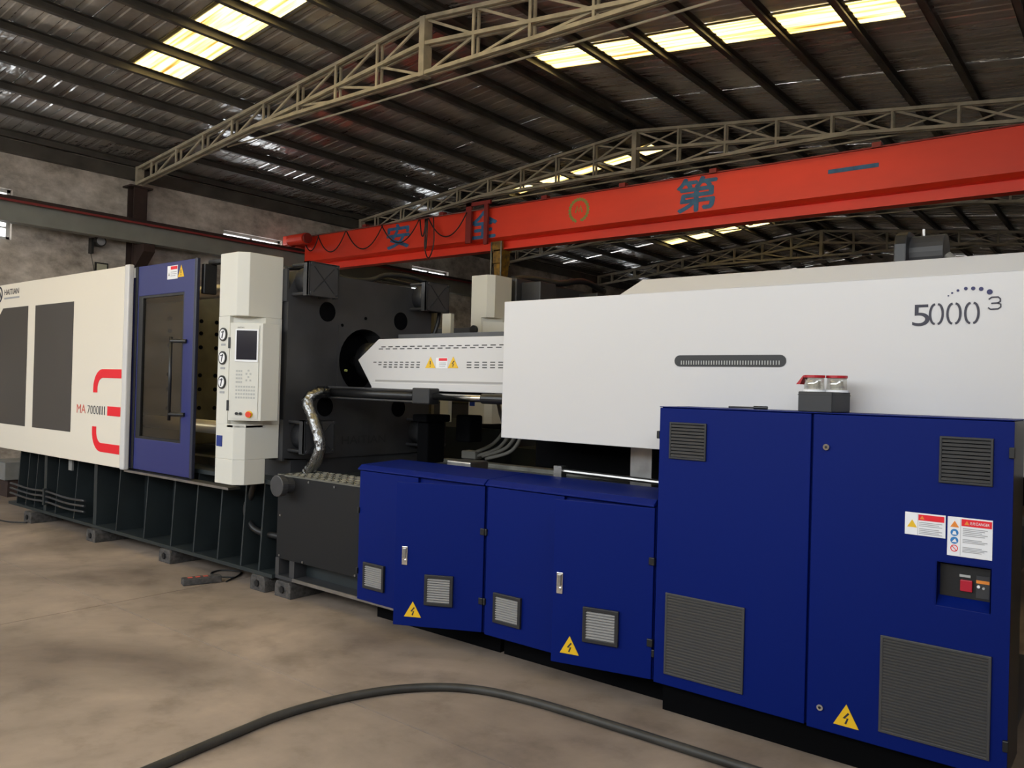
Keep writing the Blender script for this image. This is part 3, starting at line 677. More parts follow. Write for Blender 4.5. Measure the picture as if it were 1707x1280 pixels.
tag(obj('column_hose', MB().tube([(-5.62, 3.76, .86), (-5.72, 3.79, .72), (-5.80, 3.80, .60), (-5.74, 3.80, .49), (-5.6, 3.80, .435), (-5.3, 3.81, .43)], .026, n=10), 'hose_black', smooth=True), 'black hose looping from the control column down to the bed', 'hose')

# --- injection side bed with black tank box and tread plate
ib = thing('injection_bed', (-2.9, 4.85, .13), 'dark injection bed with carriage rails behind the low blue cabinets', 'machine base')
tk = thing('tank_box', (-4.78, 4.0, .13), 'black tank box with a diamond tread plate top beside the low blue cabinets', 'tank')
obj('front_plate', MB().box(-5.285, -4.27, 3.74, 3.76, .285, .925), 'tank_black', tk, bevel=.003)
obj('side_plate', MB().box(-5.285, -5.265, 3.76, 4.10, .155, .925), 'charcoal', tk)
obj('bottom_flange', MB().box(-5.285, -.45, 4.12, 5.6, .13, .158), 'charcoal', ib)
obj('bottom_flange', MB().box(-5.285, -3.85, 3.735, 3.87, .13, .157), 'charcoal', tk)
obj('inner_web', MB().box(-5.265, -4.29, 3.86, 3.88, .158, .90), 'bed', tk)
obj('stiffener', MB().box(-5.12, -5.06, 3.745, 3.87, .158, .29), 'charcoal', tk)
obj('stiffener', MB().box(-5.285, -5.24, 3.735, 3.87, .158, .29), 'charcoal', tk)
obj('flange_lip', MB().box(-5.06, -3.86, 3.728, 3.738, .135, .160), 'steel', tk)
obj('tread_plate', MB().box(-5.285, -4.2, 3.735, 4.10, .925, .937), 'worn_steel', tk)
lug = MB()
ii = 0
y = 3.755
while y < 4.08:
    x = -5.26+(.02 if ii % 2 else 0)
    while x < -4.25:
        s = 1 if (round(x/.04)+ii) % 2 else -1
        lug.add([(x-.014, y-.014*s-.004, .937), (x+.014, y+.014*s-.004, .937), (x+.014, y+.014*s+.004, .937), (x-.014, y-.014*s+.004, .937), (x-.009, y-.009*s, .942), (x+.009, y+.009*s, .942)], [(0, 1, 5, 4), (2, 3, 4, 5), (1, 2, 5), (3, 0, 4)])
        x += .04
    y += .035; ii += 1
lo = obj('tread_pattern', lug, 'worn_steel', tk); lo['kind'] = 'stuff'
for x, z in ((-5.24, .89), (-5.24, .31), (-4.95, .30), (-4.6, .90), (-4.9, .905), (-5.24, .62), (-4.35, .30)):
    obj('bolt', MB().cyl((x, 3.733, z), (x, 3.741, z), .009, n=8), 'steel', tk)
obj('bed_top', MB().box(-5.265, -.45, 4.11, 5.6, .86, .90), 'bed', ib)
for yy in (4.32, 5.04):
    obj('carriage_rail', MB().box(-4.75, -.45, yy-.09, yy+.09, .90, 1.0), 'charcoal', ib)
    obj('rail_strip', MB().box(-4.75, -.45, yy-.05, yy+.05, 1.0, 1.03), 'worn_steel', ib)
obj('carriage_block', MB().box(-3.95, -3.72, 4.22, 4.42, 1.03, 1.12), 'steel', ib, bevel=.01)
obj('carriage_block', MB().box(-3.0, -2.8, 4.92, 5.12, 1.03, 1.2), 'steel', ib, bevel=.01)
obj('carriage_base', MB().box(-3.4, -.5, 4.55, 5.2, 1.10, 1.32), 'matte_black', ib, bevel=.01)
obj('carriage_leg', MB().box(-2.55, -2.4, 4.42, 4.52, 1.03, 1.33), 'steel', ib)
obj('strut', MB().bar((-2.2, 4.3, 1.30), (-2.05, 4.2, 1.10), .02, .02), 'steel', ib)
obj('drip_pan', MB().box(-4.4, -3.5, 4.12, 4.5, 1.035, 1.05), 'worn_steel', ib)
obj('linear_scale', MB().cyl((-2.95, 4.22, 1.13), (-2.2, 4.22, 1.12), .016, n=10), 'steel', ib)
obj('scale_bracket', MB().box(-2.98, -2.92, 4.19, 4.25, 1.03, 1.16), 'steel', ib)
cap = thing('tank_filler_cap', (-5.14, 3.68, .80), 'round black filler cap on the front corner of the tank box', 'cap')
obj('neck', MB().cyl((-5.13, 3.74, .865), (-5.13, 3.66, .865), .062, n=24), 'charcoal', cap)
obj('cap', MB().cyl((-5.13, 3.67, .865), (-5.13, 3.615, .865), .082, n=24), 'charcoal', cap, bevel=.006)

# --- nozzle, barrel cover, traverse cylinders
nz = thing('barrel_nozzle', (-5.3, YC, ZC-.16), 'black nozzle end of the barrel reaching into the platen opening', 'nozzle')
obj('barrel', MB().cyl((-5.20, YC, ZC), (-3.2, YC, ZC), .15, n=28), 'charcoal', nz, smooth=True)
obj('nozzle_tip', MB().cyl((-5.58, YC, ZC), (-5.34, YC, ZC), .03, .10, n=24).cyl((-5.34, YC, ZC), (-5.20, YC, ZC), .165, n=24), 'black', nz, smooth=True)
tag(obj('fitting', MB().cyl((-5.38, 4.45, 1.765), (-5.36, 4.45, 1.765), .011, n=10), 'emblem_green'), 'tiny green fitting beside the nozzle opening', 'fitting')
bc = thing('barrel_cover', (-4.3, YC, 1.61), 'long white slotted barrel cover with warning signs and an angled nose', 'machine cover')
BYF = 4.36
for side in (1, -1):
    yf = BYF if side == 1 else 2*YC-BYF
    y2 = yf+.02*side
    obj('side_sheet', MB().prism([(-5.11, 1.85), (-4.865, 2.018), (-3.2, 2.018), (-3.2, 1.612), (-4.92, 1.612)], 'y', yf, y2), 'white', bc, bevel=.003)
obj('top_sheet', MB().box(-4.865, -3.2, BYF+.01, 2*YC-BYF-.01, 2.0, 2.018), 'white', bc)
obj('top_rib', MB().box(-4.7, -3.2, BYF+.06, BYF+.10, 2.018, 2.055), 'charcoal', bc)
obj('lower_lip', MB().box(-4.905, -3.2, BYF-.03, BYF, 1.612, 1.668), 'white', bc, bevel=.004)
obj('groove_shade', MB().box(-4.89, -3.2, BYF-.004, BYF, 1.676, 1.690), 'vent_grey', bc)  # grey strip painted in as the shadow gap above the lip
T = FRONT(BYF)
def slots(x0, x1, zrows, sl, gap, cut=None):
    s0 = None; res = []
    for j, z in enumerate(zrows):
        x = x0 + (cut*j if cut else 0)
        while x+sl <= x1:
            if s0 is None: s0 = obj('slot', MB(T).box(x, x+sl, -.0015, .0005, z-.004, z+.004), 'slat_dark', bc); b0 = (x, z)
            else: copyat(s0, (x-b0[0], 0, z-b0[1]))
            x += sl+gap
slots(-4.83, -3.3, (1.955, 1.938), .05, .032, -.03)
slots(-4.92, -4.38, (1.832, 1.812, 1.793), .036, .026, .06)
slots(-3.905, -3.3, (1.832, 1.812, 1.793), .045, .03)
warning_triangle(bc, T, -4.275, 1.788, .105, .085, bolt=False)
warning_triangle(bc, T, -4.04, 1.788, .105, .085)
lb = obj('label', MB(T).box(-4.215, -4.095, -.003, 0, 1.785, 1.865), 'label_white', bc)
obj('label_header', MB(T).box(-4.185, -4.10, -.0045, -.003, 1.842, 1.862), 'graphic_red', lb)
obj('print_lines', MB(T).box(-4.18, -4.11, -.0045, -.003, 1.824, 1.828).box(-4.18, -4.11, -.0045, -.003, 1.812, 1.816).box(-4.18, -4.12, -.0045, -.003, 1.80, 1.804), 'print_grey', lb)
for yy, lab in ((4.22, 'nearer traverse cylinder with chrome rod below the white barrel cover'), (5.14, 'farther traverse cylinder behind the white barrel cover')):
    tc = thing('traverse_cylinder', (-4.3, yy, 1.53), lab, 'cylinder')
    obj('tube', MB().cyl((-5.38, yy, 1.578), (-4.2, yy, 1.572), .034, n=20), 'black', tc, smooth=True)
    obj('tie_rod', MB().cyl((-5.38, yy-.02, 1.622), (-4.1, yy-.02, 1.612), .008, n=8).cyl((-5.38, yy-.02, 1.535), (-4.1, yy-.02, 1.53), .008, n=8), 'charcoal', tc)
    obj('end_block', MB().box(-5.40, -5.28, yy-.05, yy+.05, 1.53, 1.63), 'black', tc, bevel=.006)
    obj('gland', MB().box(-4.27, -4.09, yy-.055, yy+.055, 1.515, 1.635), 'black', tc, bevel=.01)
    obj('rod', MB().cyl((-4.12, yy, 1.575), (-3.2, yy, 1.572), .022, n=16), 'chrome', tc, smooth=True)
    obj('rod_clevis', MB().cyl((-3.62, yy, 1.572), (-3.2, yy, 1.572), .036, n=16), 'black', tc)
sp = thing('gland_support', (-4.18, 4.3, 1.03), 'dark pedestal carrying the traverse cylinder above the bed', 'support')
obj('stand', MB().box(-4.62, -4.50, 4.58, 4.78, 1.03, 1.36), 'matte_black', sp, bevel=.01)
obj('plate', MB().box(-4.64, -4.48, 4.54, 4.82, 1.36, 1.42), 'matte_black', sp, bevel=.01)
obj('valve_block', MB().box(-4.46, -4.30, 4.86, 5.02, 1.20, 1.42), 'matte_black', sp, bevel=.015)
wh = thing('wrapped_hose', (-5.15, 3.97, .94), 'grey hydraulic hoses wrapped in clear plastic film hanging beside the platen', 'hose')
hp = [(-5.28, 4.20, 1.575), (-5.22, 4.02, 1.565), (-5.225, 3.95, 1.50), (-5.17, 3.95, 1.40), (-5.09, 3.95, 1.27), (-5.05, 3.95, 1.15), (-5.09, 3.95, 1.05), (-5.16, 3.95, .975), (-5.20, 3.95, .942)]
for k, (dx, dy) in enumerate(((-.018, 0), (.02, .012), (0, -.018))):
    obj('hose', MB().tube([(x+dx, y+dy, z) for x, y, z in hp], .015, n=8), 'hose_black' if k != 1 else 'charcoal', wh, smooth=True)
random.seed(3); wob = [random.uniform(.9, 1.14) for _ in range(200)]
obj('plastic_film', MB().tube(hp, lambda i, m: .046*wob[i], n=12, sub=5), 'plastic_wrap', wh, smooth=True)
cb = thing('cable_bundle', (-4.0, 5.2, 1.03), 'grey cable bundle curving down behind the traverse cylinder', 'cable')
for k, (dx, dz) in enumerate(((0, 0), (.05, .0), (-.05, .02), (.09, -.02))):
    obj('cable', MB().tube([(-4.28+dx, 5.22, 1.60), (-4.22+dx*1.3, 5.22, 1.45), (-4.17+dx*1.4, 5.22, 1.30), (-4.28+dx*1.5, 5.22, 1.15+dz), (-4.5+dx, 5.2, 1.06+dz)], .016, n=8), 'grey_cable', cb, smooth=True)
obj('cable_end', MB().box(-4.66, -4.50, 5.16, 5.26, 1.03, 1.10), 'grey_cable', cb, bevel=.01)

# --- injection guard
IY = 4.05
ig = thing('injection_guard', (-1.7, IY, 1.326), 'large white injection unit guard lettered 5000 with a black slotted slit', 'machine guard')
T = FRONT(IY)
XR = -.30
obj('front_sheet', MB().box(-3.31, XR, IY, IY+.02, 1.326, 2.216), 'white', ig, bevel=.003)
obj('end_sheet', MB().box(-3.31, -3.29, IY+.02, 5.31, 1.326, 2.216), 'white', ig)
obj('rear_sheet', MB().box(-3.31, XR, 5.29, 5.31, 1.326, 2.216), 'white', ig)
obj('lower_top_sheet', MB().box(-3.31, -2.43, IY+.01, 5.30, 2.200, 2.216), 'white', ig)
hood = MB().add([(-2.44, IY, 2.216), (XR, IY, 2.216), (XR, IY+.17, 2.322), (-2.385, IY+.17, 2.322), (-2.44, 5.31, 2.216), (XR, 5.31, 2.216), (XR, 5.14, 2.322), (-2.385, 5.14, 2.322)],
               [(0, 1, 2, 3), (3, 2, 6, 7), (7, 6, 5, 4), (0, 3, 7, 4), (1, 5, 6, 2), (0, 4, 5, 1)])
obj('hood', hood, 'white', ig, bevel=.004)
rp = arc(-1.476, 1.827, .031, -90, 90, 8)+arc(-2.04, 1.827, .031, 90, 270, 8)
slit = obj('slit', MB(T).prism(rp, 'y', -.004, .001), 'black', ig)
s0 = None
for i in range(38):
    x = -2.03+i*.0148
    if s0 is None: s0 = obj('tooth', MB(T).box(x, x+.005, -.0062, -.004, 1.806, 1.828), 'key_grey', slit)
    else: copyat(s0, (i*.0148, 0, 0))
text('5', T, -.862, -.79, 1.987, 2.086, 'ink', ig)
dg = MB(T)
for cx in (-.762, -.691, -.620):
    for s in (-1, 1):
        a = [(cx+s*(.006+.020*math.sin(math.radians(t))), 2.040+.045*math.cos(math.radians(t))) for t in range(0, 181, 15)]
        dg.ribbon(a, .0095, -.003, -.0005)
obj('lettering', dg, 'ink', ig)
t3 = MB(T).ribbon([(-.556, 2.097), (-.545, 2.106), (-.520, 2.106), (-.512, 2.098), (-.512, 2.086), (-.522, 2.080), (-.546, 2.079)], .006, -.003, -.0005)
t3.ribbon([(-.522, 2.080), (-.510, 2.074), (-.510, 2.062), (-.520, 2.054), (-.548, 2.053), (-.558, 2.061)], .006, -.003, -.0005)
obj('lettering', t3, 'ink', ig)
for x, z, r in ((-.715, 2.121, .003), (-.700, 2.133, .0042), (-.677, 2.143, .0055), (-.646, 2.150, .0075), (-.617, 2.149, .0085), (-.586, 2.145, .009), (-.553, 2.130, .0115)):
    obj('logo_dot', MB(T).cyl((x, -.003, z), (x, -.0005, z), r, n=16), 'ink_blue', ig)
hm = thing('screw_drive_motor', (-1.0, 4.7, 2.32), 'glossy black drive motor standing up behind the white injection guard', 'motor')
obj('motor_shroud', MB().prism([(4.52, 2.30), (4.52, 2.46), (4.545, 2.51), (4.60, 2.535), (4.70, 2.54), (4.80, 2.51), (4.83, 2.46), (4.83, 2.30)], 'x', -1.06, -1.0), 'black', hm, bevel=.006)
obj('motor_body', MB().cyl((-1.0, 4.68, 2.42), (-.84, 4.68, 2.42), .10, n=24).box(-1.0, -.86, 4.60, 4.76, 2.30, 2.42), 'charcoal', hm)
obj('lifting_eye', MB().cyl((-.95, 4.68, 2.50), (-.95, 4.68, 2.555), .008, n=8), 'steel', hm)
obj('cable_gland', MB().cyl((-.84, 4.66, 2.40), (-.80, 4.66, 2.36), .03, n=12), 'grey_cable', hm)

# ================================================================== LOW ELECTRICAL CABINETS
CY = 3.70
def low_cabinet(x0, x1, ang, label, warn_s, latch_s, vl, vr):
    c = thing('low_cabinet', ((x0+x1)/2, 3.9, .16), label, 'cabinet', 'low blue cabinets')
    obj('body', MB().box(x0+.006, x1-.006, CY+.022, 4.08, .16, 1.058), 'blue', c)
    obj('lid', MB().prism([(CY-.016, 1.056), (CY-.016, 1.066), (CY+.018, 1.092), (4.09, 1.106), (4.09, 1.09), (CY+.02, 1.06)], 'x', x0-.004, x1-.006), 'blue', c, bevel=.003)
    obj('shade_block', MB().box(x0+.02, x1-.002, 3.88, 4.06, 0, .16), 'matte_black', c)  # black block added to give the deep shade under the cabinet
    half = (x0+x1)/2
    Tl = FRONT(CY)
    dl = obj('door', MB().box(x0+.004, half-.004, CY, CY+.02, .158, 1.05), 'blue', c, bevel=.003)
    vent(c, Tl, vl[0], vl[1], .25, .428, 10, 'vent_black', 'vent_grey', fr=.02, proud=.018)
    a = math.radians(ang)
    Tr = plane_T((x1-.008, CY, 0), (math.cos(a), math.sin(a), 0), (math.sin(a), -math.cos(a), 0))     # u negative towards the free edge
    wd = (x1-x0)/2-.012
    obj('door', MB(Tr).box(-wd, 0, 0, .02, .165, 1.05), 'blue', c, bevel=.003)
    vent(c, Tr, -vr[0], -vr[1], .305, .492, 10, 'vent_black', 'vent_grey', fr=.02, proud=.018)
    la = obj('latch', MB(Tr).box(-latch_s-.018, -latch_s+.018, -.006, 0, .54, .655), 'chrome', c, bevel=.002)
    obj('latch_handle', MB(Tr).box(-latch_s-.010, -latch_s+.010, -.016, -.006, .585, .645), 'steel', la, bevel=.002)
    obj('key_lock', MB(Tr).cyl((-latch_s, -.014, .565), (-latch_s, -.006, .565), .010, n=12), 'chrome', la)
    warning_triangle(c, Tr, -warn_s, .222, .11, .096)
    for z in (.775, .355): obj('hinge', MB().box(x1-.03, x1+.002, CY-.014, CY+.004, z-.02, z+.02), 'black', c, bevel=.003)
    for z in (.775, .355): obj('hinge', MB().box(x0-.004, x0+.012, CY-.012, CY+.004, z-.02, z+.02), 'black', c, bevel=.003)
    return c
low_cabinet(-4.285, -3.128, 27, 'left one of the two low blue cabinets, its right door well ajar', .44, .50, (-4.209, -4.001), (.366, .184))
low_cabinet(-3.12, -1.975, 13, 'right one of the two low blue cabinets, against the tall blue cabinet', .452, .517, (-3.04, -2.833), (.376, .177))

# ================================================================== TALL ELECTRICAL CABINET
bc = thing('tall_cabinet', (-1.19, 3.87, .157), 'tall dark blue electrical cabinet with two doors, louvres and warning labels', 'cabinet')
T = FRONT(CY)
obj('body', MB().box(-1.966, -.414, CY+.07, 4.03, .157, 1.573).frame(-1.966, -.414, .157, 1.573, -.70, -.45, .76, 1.02, CY+.023, CY+.07), 'blue', bc)
obj('shade_block', MB().box(-1.95, -.43, 3.775, 4.0, 0, .157), 'matte_black', bc)  # black block standing in for the shade below the tall cabinet
obj('top_sheet', MB().box(-1.97, -.407, CY-.002, 4.035, 1.573, 1.577), 'blue', bc, bevel=.0015)
obj('door', MB().box(-1.968, -1.199, CY, CY+.022, .158, 1.570), 'blue', bc, bevel=.003)
obj('door', MB().frame(-1.188, -.409, .152, 1.570, -.672, -.480, .80, .98, CY, CY+.022), 'blue', bc, bevel=.003)
obj('door_edge', MB().box(-.424, -.409, CY+.005, 4.02, .158, 1.570), 'black', bc)
vent(bc, T, -1.908, -1.707, 1.313, 1.50, 10, 'vent_black', 'slat_dark', fr=.010, proud=.010)
vent(bc, T, -.672, -.478, 1.307, 1.50, 11, 'vent_black', 'slat_dark', fr=.010, proud=.010)
vent(bc, T, -1.907, -1.488, .217, .63, 26, 'slat_dark', 'slat_dark', fr=.012, proud=.010, cover=.62)
vent(bc, T, -.882, -.468, .218, .632, 30, 'slat_dark', 'slat_dark', fr=.012, proud=.010, cover=.62)
for z in (1.423, .254):
    lk = obj('cam_lock', MB(T).cyl((-1.128, -.010, z), (-1.128, 0, z), .014, n=20), 'chrome', bc)
    obj('key_slot', MB(T).cyl((-1.128, -.0115, z), (-1.128, -.010, z), .006, n=12), 'black', lk)
warning_triangle(bc, T, -1.016, .198, .108, .098)
for z in (1.447, .293): obj('hinge', MB().box(-.425, -.404, CY-.014, CY+.01, z-.022, z+.022), 'black', bc, bevel=.003)
for z in (1.43, .30): obj('hinge', MB().box(-1.985, -1.968, CY+.0, CY+.02, z-.02, z+.02), 'black', bc, bevel=.003)
# recessed switch panel
obj('switch_recess', MB().box(-.674, -.478, CY+.06, CY+.064, .79, .99).box(-.676, -.672, CY, CY+.062, .80, .98).box(-.480, -.476, CY, CY+.062, .80, .98).box(-.674, -.478, CY, CY+.062, .98, .984).prism([(CY, .80), (CY+.06, .84), (CY+.06, .80)], 'x', -.674, -.478), 'blue', bc)
pn = obj('switch_panel', MB().box(-.668, -.484, CY+.05, CY+.06, .835, .965), 'black', bc)
obj('rocker_switch', MB().box(-.592, -.548, CY+.036, CY+.05, .865, .912), 'switch_red', pn, bevel=.003)
obj('name_tag', MB().box(-.596, -.556, CY+.045, CY+.05, .922, .932), 'key_grey', pn)
obj('socket_plate', MB().box(-.535, -.488, CY+.046, CY+.05, .845, .935), 'charcoal', pn)
obj('orange_strip', MB().box(-.535, -.488, CY+.043, CY+.046, .905, .918), 'orange', pn)
obj('indicator', MB().cyl((-.526, CY+.038, .892), (-.526, CY+.046, .892), .006, n=12), 'label_white', pn)
obj('indicator', MB().cyl((-.508, CY+.038, .888), (-.508, CY+.046, .888), .005, n=12), 'key_grey', pn)
# labels
lb = obj('label', MB(T).box(-.797, -.643, -.003, 0, 1.078, 1.172), 'label_white', bc, bevel=.001)
obj('label_header', MB(T).box(-.745, -.648, -.0042, -.003, 1.142, 1.166), 'graphic_red', lb)
obj('hazard_sign', MB(T).prism([(-.788, 1.11), (-.750, 1.11), (-.769, 1.142)], 'y', -.0042, -.003), 'yellow', lb)
obj('header_sign', MB(T).prism([(-.740, 1.147), (-.722, 1.147), (-.731, 1.162)], 'y', -.0052, -.0042), 'orange', lb)
m = MB(T)
for i, z in enumerate((1.133, 1.126, 1.119, 1.107, 1.100, 1.093, 1.087)): m.box(-.742, -.655-.012*(i % 2), -.0042, -.003, z-.0014, z+.0014)
m.box(-.7475, -.7465, -.0042, -.003, 1.08, 1.168)
obj('print_lines', m, 'print_grey', lb)
lb = obj('label', MB(T).box(-.636, -.475, -.003, 0, 1.012, 1.172), 'label_white', bc, bevel=.001)
obj('label_header', MB(T).box(-.585, -.478, -.0042, -.003, 1.138, 1.166), 'graphic_red', lb)
text('DANGER', T, -.532, -.486, 1.146, 1.158, 'label_white', lb, d=-.0055)
obj('header_sign', MB(T).prism([(-.575, 1.144), (-.557, 1.144), (-.566, 1.16)], 'y', -.0052, -.0042), 'orange', lb)
text('危险', T, -.555, -.535, 1.146, 1.158, 'label_white', lb, d=-.0055)
obj('hazard_sign', MB(T).prism([(-.626, 1.130), (-.594, 1.130), (-.610, 1.156)], 'y', -.0042, -.003), 'orange', lb)
for z in (1.108, 1.076): 
    q = obj('mandatory_sign', MB(T).cyl((-.610, -.0042, z), (-.610, -.003, z), .0145, n=20), 'sign_blue', lb)
obj('sign_figure', MB(T).prism([(-.618, 1.100), (-.602, 1.100), (-.606, 1.114), (-.614, 1.114)], 'y', -.0052, -.0042).prism([(-.619, 1.069), (-.601, 1.069), (-.607, 1.084)], 'y', -.0052, -.0042), 'label_white', lb)
obj('prohibition_sign', MB(T).ribbon(arc(-.610, 1.044, .0125, 0, 360, 20), .003, -.0042, -.003).ribbon([(-.619, 1.053), (-.601, 1.035)], .0025, -.0042, -.003), 'graphic_red', lb)
m = MB(T)
for i, z in enumerate((1.128, 1.121, 1.114, 1.107, 1.100, 1.084, 1.078, 1.072, 1.052, 1.046, 1.040, 1.034)): m.box(-.580, -.492-.010*(i % 3), -.0042, -.003, z-.0014, z+.0014)
m.box(-.5885, -.5875, -.0042, -.003, 1.018, 1.166)
obj('print_lines', m, 'print_grey', lb)

# things standing on the tall cabinet
a = math.radians(-12)
def rotT(cx, cy): return lambda p: Vector((cx+p.x*math.cos(a)-p.y*math.sin(a), cy+p.x*math.sin(a)+p.y*math.cos(a), p.z))
TB = rotT(-1.20, 3.88)
sbx = thing('button_box', (-1.20, 3.88, 1.577), 'black box with two clear covered buttons and red lids on the tall blue cabinet', 'control box')
obj('box', MB(TB).box(-.085, .085, -.085, .085, 1.577, 1.672), 'vent_black', sbx, bevel=.004)
obj('box_seam', MB(TB).box(-.0865, .0865, -.0865, .0865, 1.655, 1.658), 'black', sbx)
for u, v in ((-.035, -.03), (.045, .03)):
    jr = obj('clear_cover', MB(TB).cyl((u, v, 1.676), (u, v, 1.738), .046, .044, n=24), 'jar_plastic', sbx, smooth=True)
    obj('cover_base', MB(TB).cyl((u, v, 1.671), (u, v, 1.682), .052, n=24), 'label_white', jr)
    obj('push_button', MB(TB).cyl((u, v, 1.682), (u, v, 1.722), .028, n=16), 'panel_white', jr)
    obj('red_lid', MB(TB).cyl((u, v, 1.738), (u, v, 1.750), .048, n=24), 'lid_red', jr)
obj('lid_flap', MB(TB).prism([(-.082, 1.749), (-.075, 1.751), (-.098, 1.706), (-.118, 1.706)], 'y', -.05, -.01), 'lid_red', sbx)
sdv = thing('screwdriver', (-1.60, 3.93, 1.577), 'small black screwdriver lying on top of the tall blue cabinet', 'screwdriver')
obj('handle', MB().cyl((-1.57, 3.95, 1.585), (-1.50, 3.955, 1.585), .008, n=10), 'black', sdv)
obj('blade', MB().cyl((-1.70, 3.94, 1.583), (-1.57, 3.95, 1.584), .0045, n=8), 'charcoal', sdv)

# ================================================================== FLOOR THINGS
tag(obj('floor_cable', MB().tube([(-3.1, .9, .022), (-3.2, 1.5, .022), (-3.235, 1.78, .022), (-3.275, 2.15, .022), (-3.29, 2.39, .022), (-3.245, 2.685, .022), (-3.137, 2.96, .022), (-2.978, 3.162, .022), (-2.783, 3.284, .022), (-2.54, 3.342, .022), (-2.287, 3.365, .022), (-2.0, 3.375, .022), (-1.5, 3.387, .022), (-.6, 3.40, .022), (.4, 3.38, .022)], .022, n=12), 'cable_floor', smooth=True), 'thick dark cable curving across the concrete floor', 'cable')
ps = thing('socket_strip', (-5.98, 3.53, 0), 'dark brown block-shaped socket strip lying on the floor by the bed', 'socket strip')
aa = math.radians(72)
TS = lambda p: Vector((-5.985+p.x*math.cos(aa)-p.y*math.sin(aa), 3.53+p.x*math.sin(aa)+p.y*math.cos(aa), p.z))
obj('casing', MB(TS).box(-.15, .15, -.045, .045, 0, .055), 'iron_foot', ps, bevel=.008)
for u in (-.09, -.03, .03): obj('socket', MB(TS).box(u-.018, u+.018, -.018, .018, .055, .057), 'text_red', ps)
tag(obj('wire_loop', MB().tube([(-5.87, 3.68, .008), (-5.98, 3.86, .008), (-6.1, 3.95, .008), (-6.25, 3.86, .008), (-6.2, 3.74, .008), (-6.05, 3.74, .008), (-5.95, 3.8, .008)], .007, n=6), 'hose_black', smooth=True), 'thin black wire loop on the floor behind the socket strip', 'wire')
tag(obj('thin_wire', MB().tube([(-10.9, 3.3, .008), (-10.3, 3.45, .008), (-9.95, 3.5, .008), (-9.75, 3.62, .008)], .009, n=6), 'hose_black', smooth=True), 'thin dark wire on the floor at the left levelling block', 'wire')
gb = thing('grey_crate', (-12.3, 4.25, 0), 'plain grey box on a dark stand at the far left beyond the bed', 'box')
obj('crate', MB().box(-12.6, -11.97, 4.15, 4.6, .23, .47), 'box_grey', gb, bevel=.01)
obj('stand', MB().box(-12.6, -12.0, 4.2, 4.6, 0, .23), 'column_brown', gb)

# ================================================================== ON THE LEFT WALL
wl = thing('wall_lamp', (XW, 6.2, 3.75), 'small round grey faced wall lamp with a hanging cord below the crane beam', 'lamp')
obj('lamp_arm', MB().box(XW, XW+.12, 6.10, 6.14, 3.76, 4.02), 'frame_dark', wl)
obj('lamp_head', MB().cyl((XW+.10, 6.22, 3.97), (XW+.20, 6.22, 3.97), .09, n=20), 'frame_dark', wl)
obj('lamp_face', MB().cyl((XW+.20, 6.22, 3.97), (XW+.205, 6.22, 3.97), .07, n=20), 'print_grey', wl)
obj('cord', MB().tube([(XW+.04, 6.12, 3.78), (XW+.03, 6.15, 3.68), (XW+.03, 6.2, 3.45)], .006, n=6), 'frame_dark', wl)
fn = thing('framed_notice', (XW+.02, 6.32, 3.3), 'small dark framed pale notice on the left wall', 'notice')
obj('frame', MB().box(XW, XW+.03, 6.21, 6.43, 3.30, 3.63), 'frame_dark', fn)
obj('sheet', MB().box(XW+.03, XW+.033, 6.235, 6.405, 3.325, 3.605), 'paper', fn)

# ================================================================== SECOND MACHINE BEHIND
m2 = thing('moulding_machine', (-6.4, 8.2, 0), 'second moulding machine behind, its off-white control column beside a dark platen', 'machine')
ox, oy, oz = -6.25+5.755, 7.03-3.48, .31
def P2(pts): return [(x+ox, y+oy) for x, y in pts]
obj('control_column', MB().prism(P2(foot(.066)), 'z', 2.155+oz, 2.65+oz).prism(P2([(cx0, cy0), (-5.60, cy0), (cx1, 3.70), (cx1, cy1), (cx0, cy1)]), 'z', 1.31+oz, 2.155+oz).prism(P2(foot(.066)), 'z', .92+oz, 1.31+oz), 'panel_white', m2)
ob = obj('screen_unit', MB().prism(P2([(-5.54, 3.447), (-5.342, 3.604), (-5.342, 3.76), (-5.45, 3.76), (-5.58, 3.50)]), 'z', 1.345+oz, 2.10+oz), 'panel_white', m2)
obj('gauge', MB().cyl((-5.692+ox, cy0+oy-.03, 2.012+oz), (-5.692+ox, cy0+oy, 2.012+oz), .053, n=20), 'black', m2)
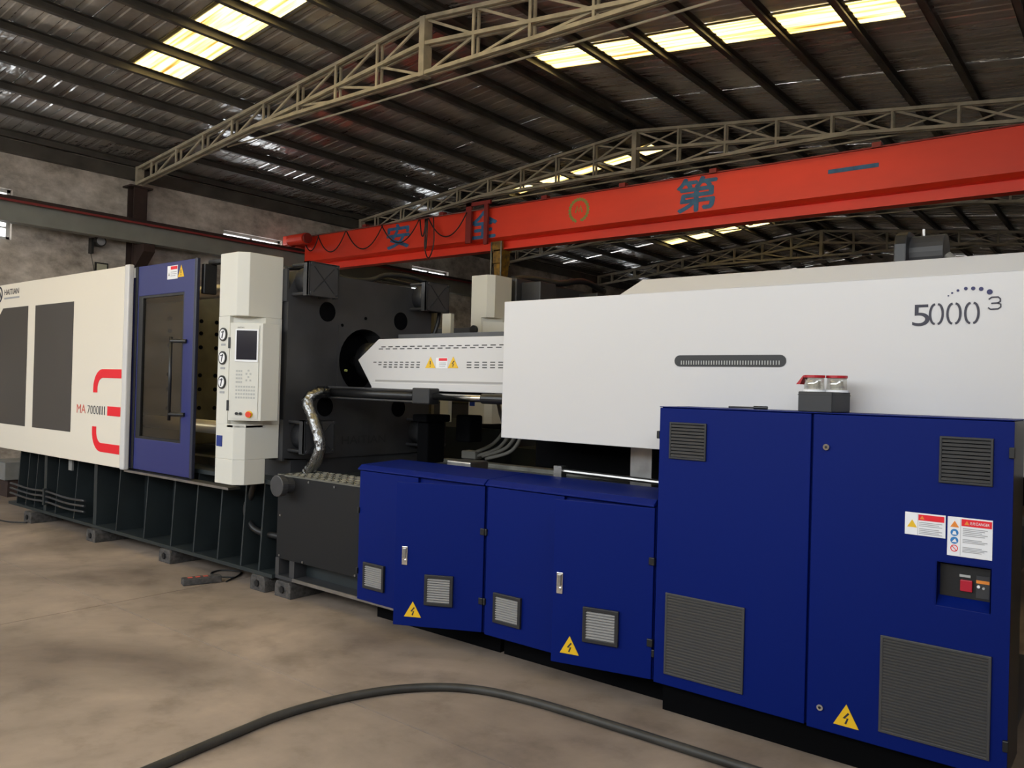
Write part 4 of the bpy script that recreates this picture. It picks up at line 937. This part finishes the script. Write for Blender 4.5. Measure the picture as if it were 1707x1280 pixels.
obj('blue_plate', MB().box(-5.735+ox, -5.66+ox, cy0+oy-.006, cy0+oy, 1.12+oz, 1.22+oz), 'plate_blue', m2)
obj('bed', MB().box(-11.5, -5.9, 7.3, 9.4, 0, 1.15).box(-5.9, -1.0, 7.4, 9.3, 0, .95), 'bed', m2)
obj('platen', MB().box(-6.6, -5.95, 7.5, 9.3, 1.15, 2.98), 'charcoal', m2, bevel=.02)
for y in (7.75, 9.0):
    obj('nut_box', MB().box(-5.95, -5.66, y-.16, y+.16, 2.64, 2.93), 'charcoal', m2, bevel=.01)
obj('guard_panel', MB().box(-11.0, -8.1, 7.1, 7.15, 1.1, 2.6), 'cream', m2)
obj('door_post', MB().box(-6.78, -6.64, 7.1, 7.16, 1.22, 2.54), 'panel_white', m2)
obj('sliding_door', MB().frame(-8.1, -7.02, 1.1, 2.6, -7.98, -7.15, 1.35, 2.4, 7.16, 7.2), 'door_blue', m2)
obj('rear_panel', MB().box(-11.0, -6.2, 9.5, 9.55, 1.0, 2.6), 'charcoal', m2)
for z in (1.45, 1.75): obj('rail', MB().cyl((-8.0, 7.9, z), (-6.6, 7.9, z), .03, n=12), 'chrome', m2)
obj('hose', MB().tube([(-6.1, 7.6, 2.98), (-6.05, 7.9, 3.02), (-5.9, 8.3, 3.0), (-5.85, 8.6, 3.06), (-5.85, 8.9, 3.08), (-5.85, 9.3, 3.0)], .04, n=8), 'hose_black', m2, smooth=True)
obj('injection_guard', MB().box(-4.2, -.6, 7.6, 8.9, 1.5, 2.2), 'white', m2)

# two distant lamps under the roof
for x, z, lab in ((-8.48, 5.62, 'left one of two small white lamps hanging far back under the roof'), (-7.76, 5.66, 'right one of two small white lamps hanging far back under the roof')):
    L = thing('hanging_lamp', (x, 24.4, z), lab, 'lamp', 'distant hanging lamps')
    obj('shade', MB().cyl((x, 24.4, z), (x, 24.4, z+.14), .2, .06, n=20), 'window_frame', L)
    obj('stem', MB().cyl((x, 24.4, z+.14), (x, 24.4, roof_z(x)-.1), .01, n=6), 'frame_dark', L)
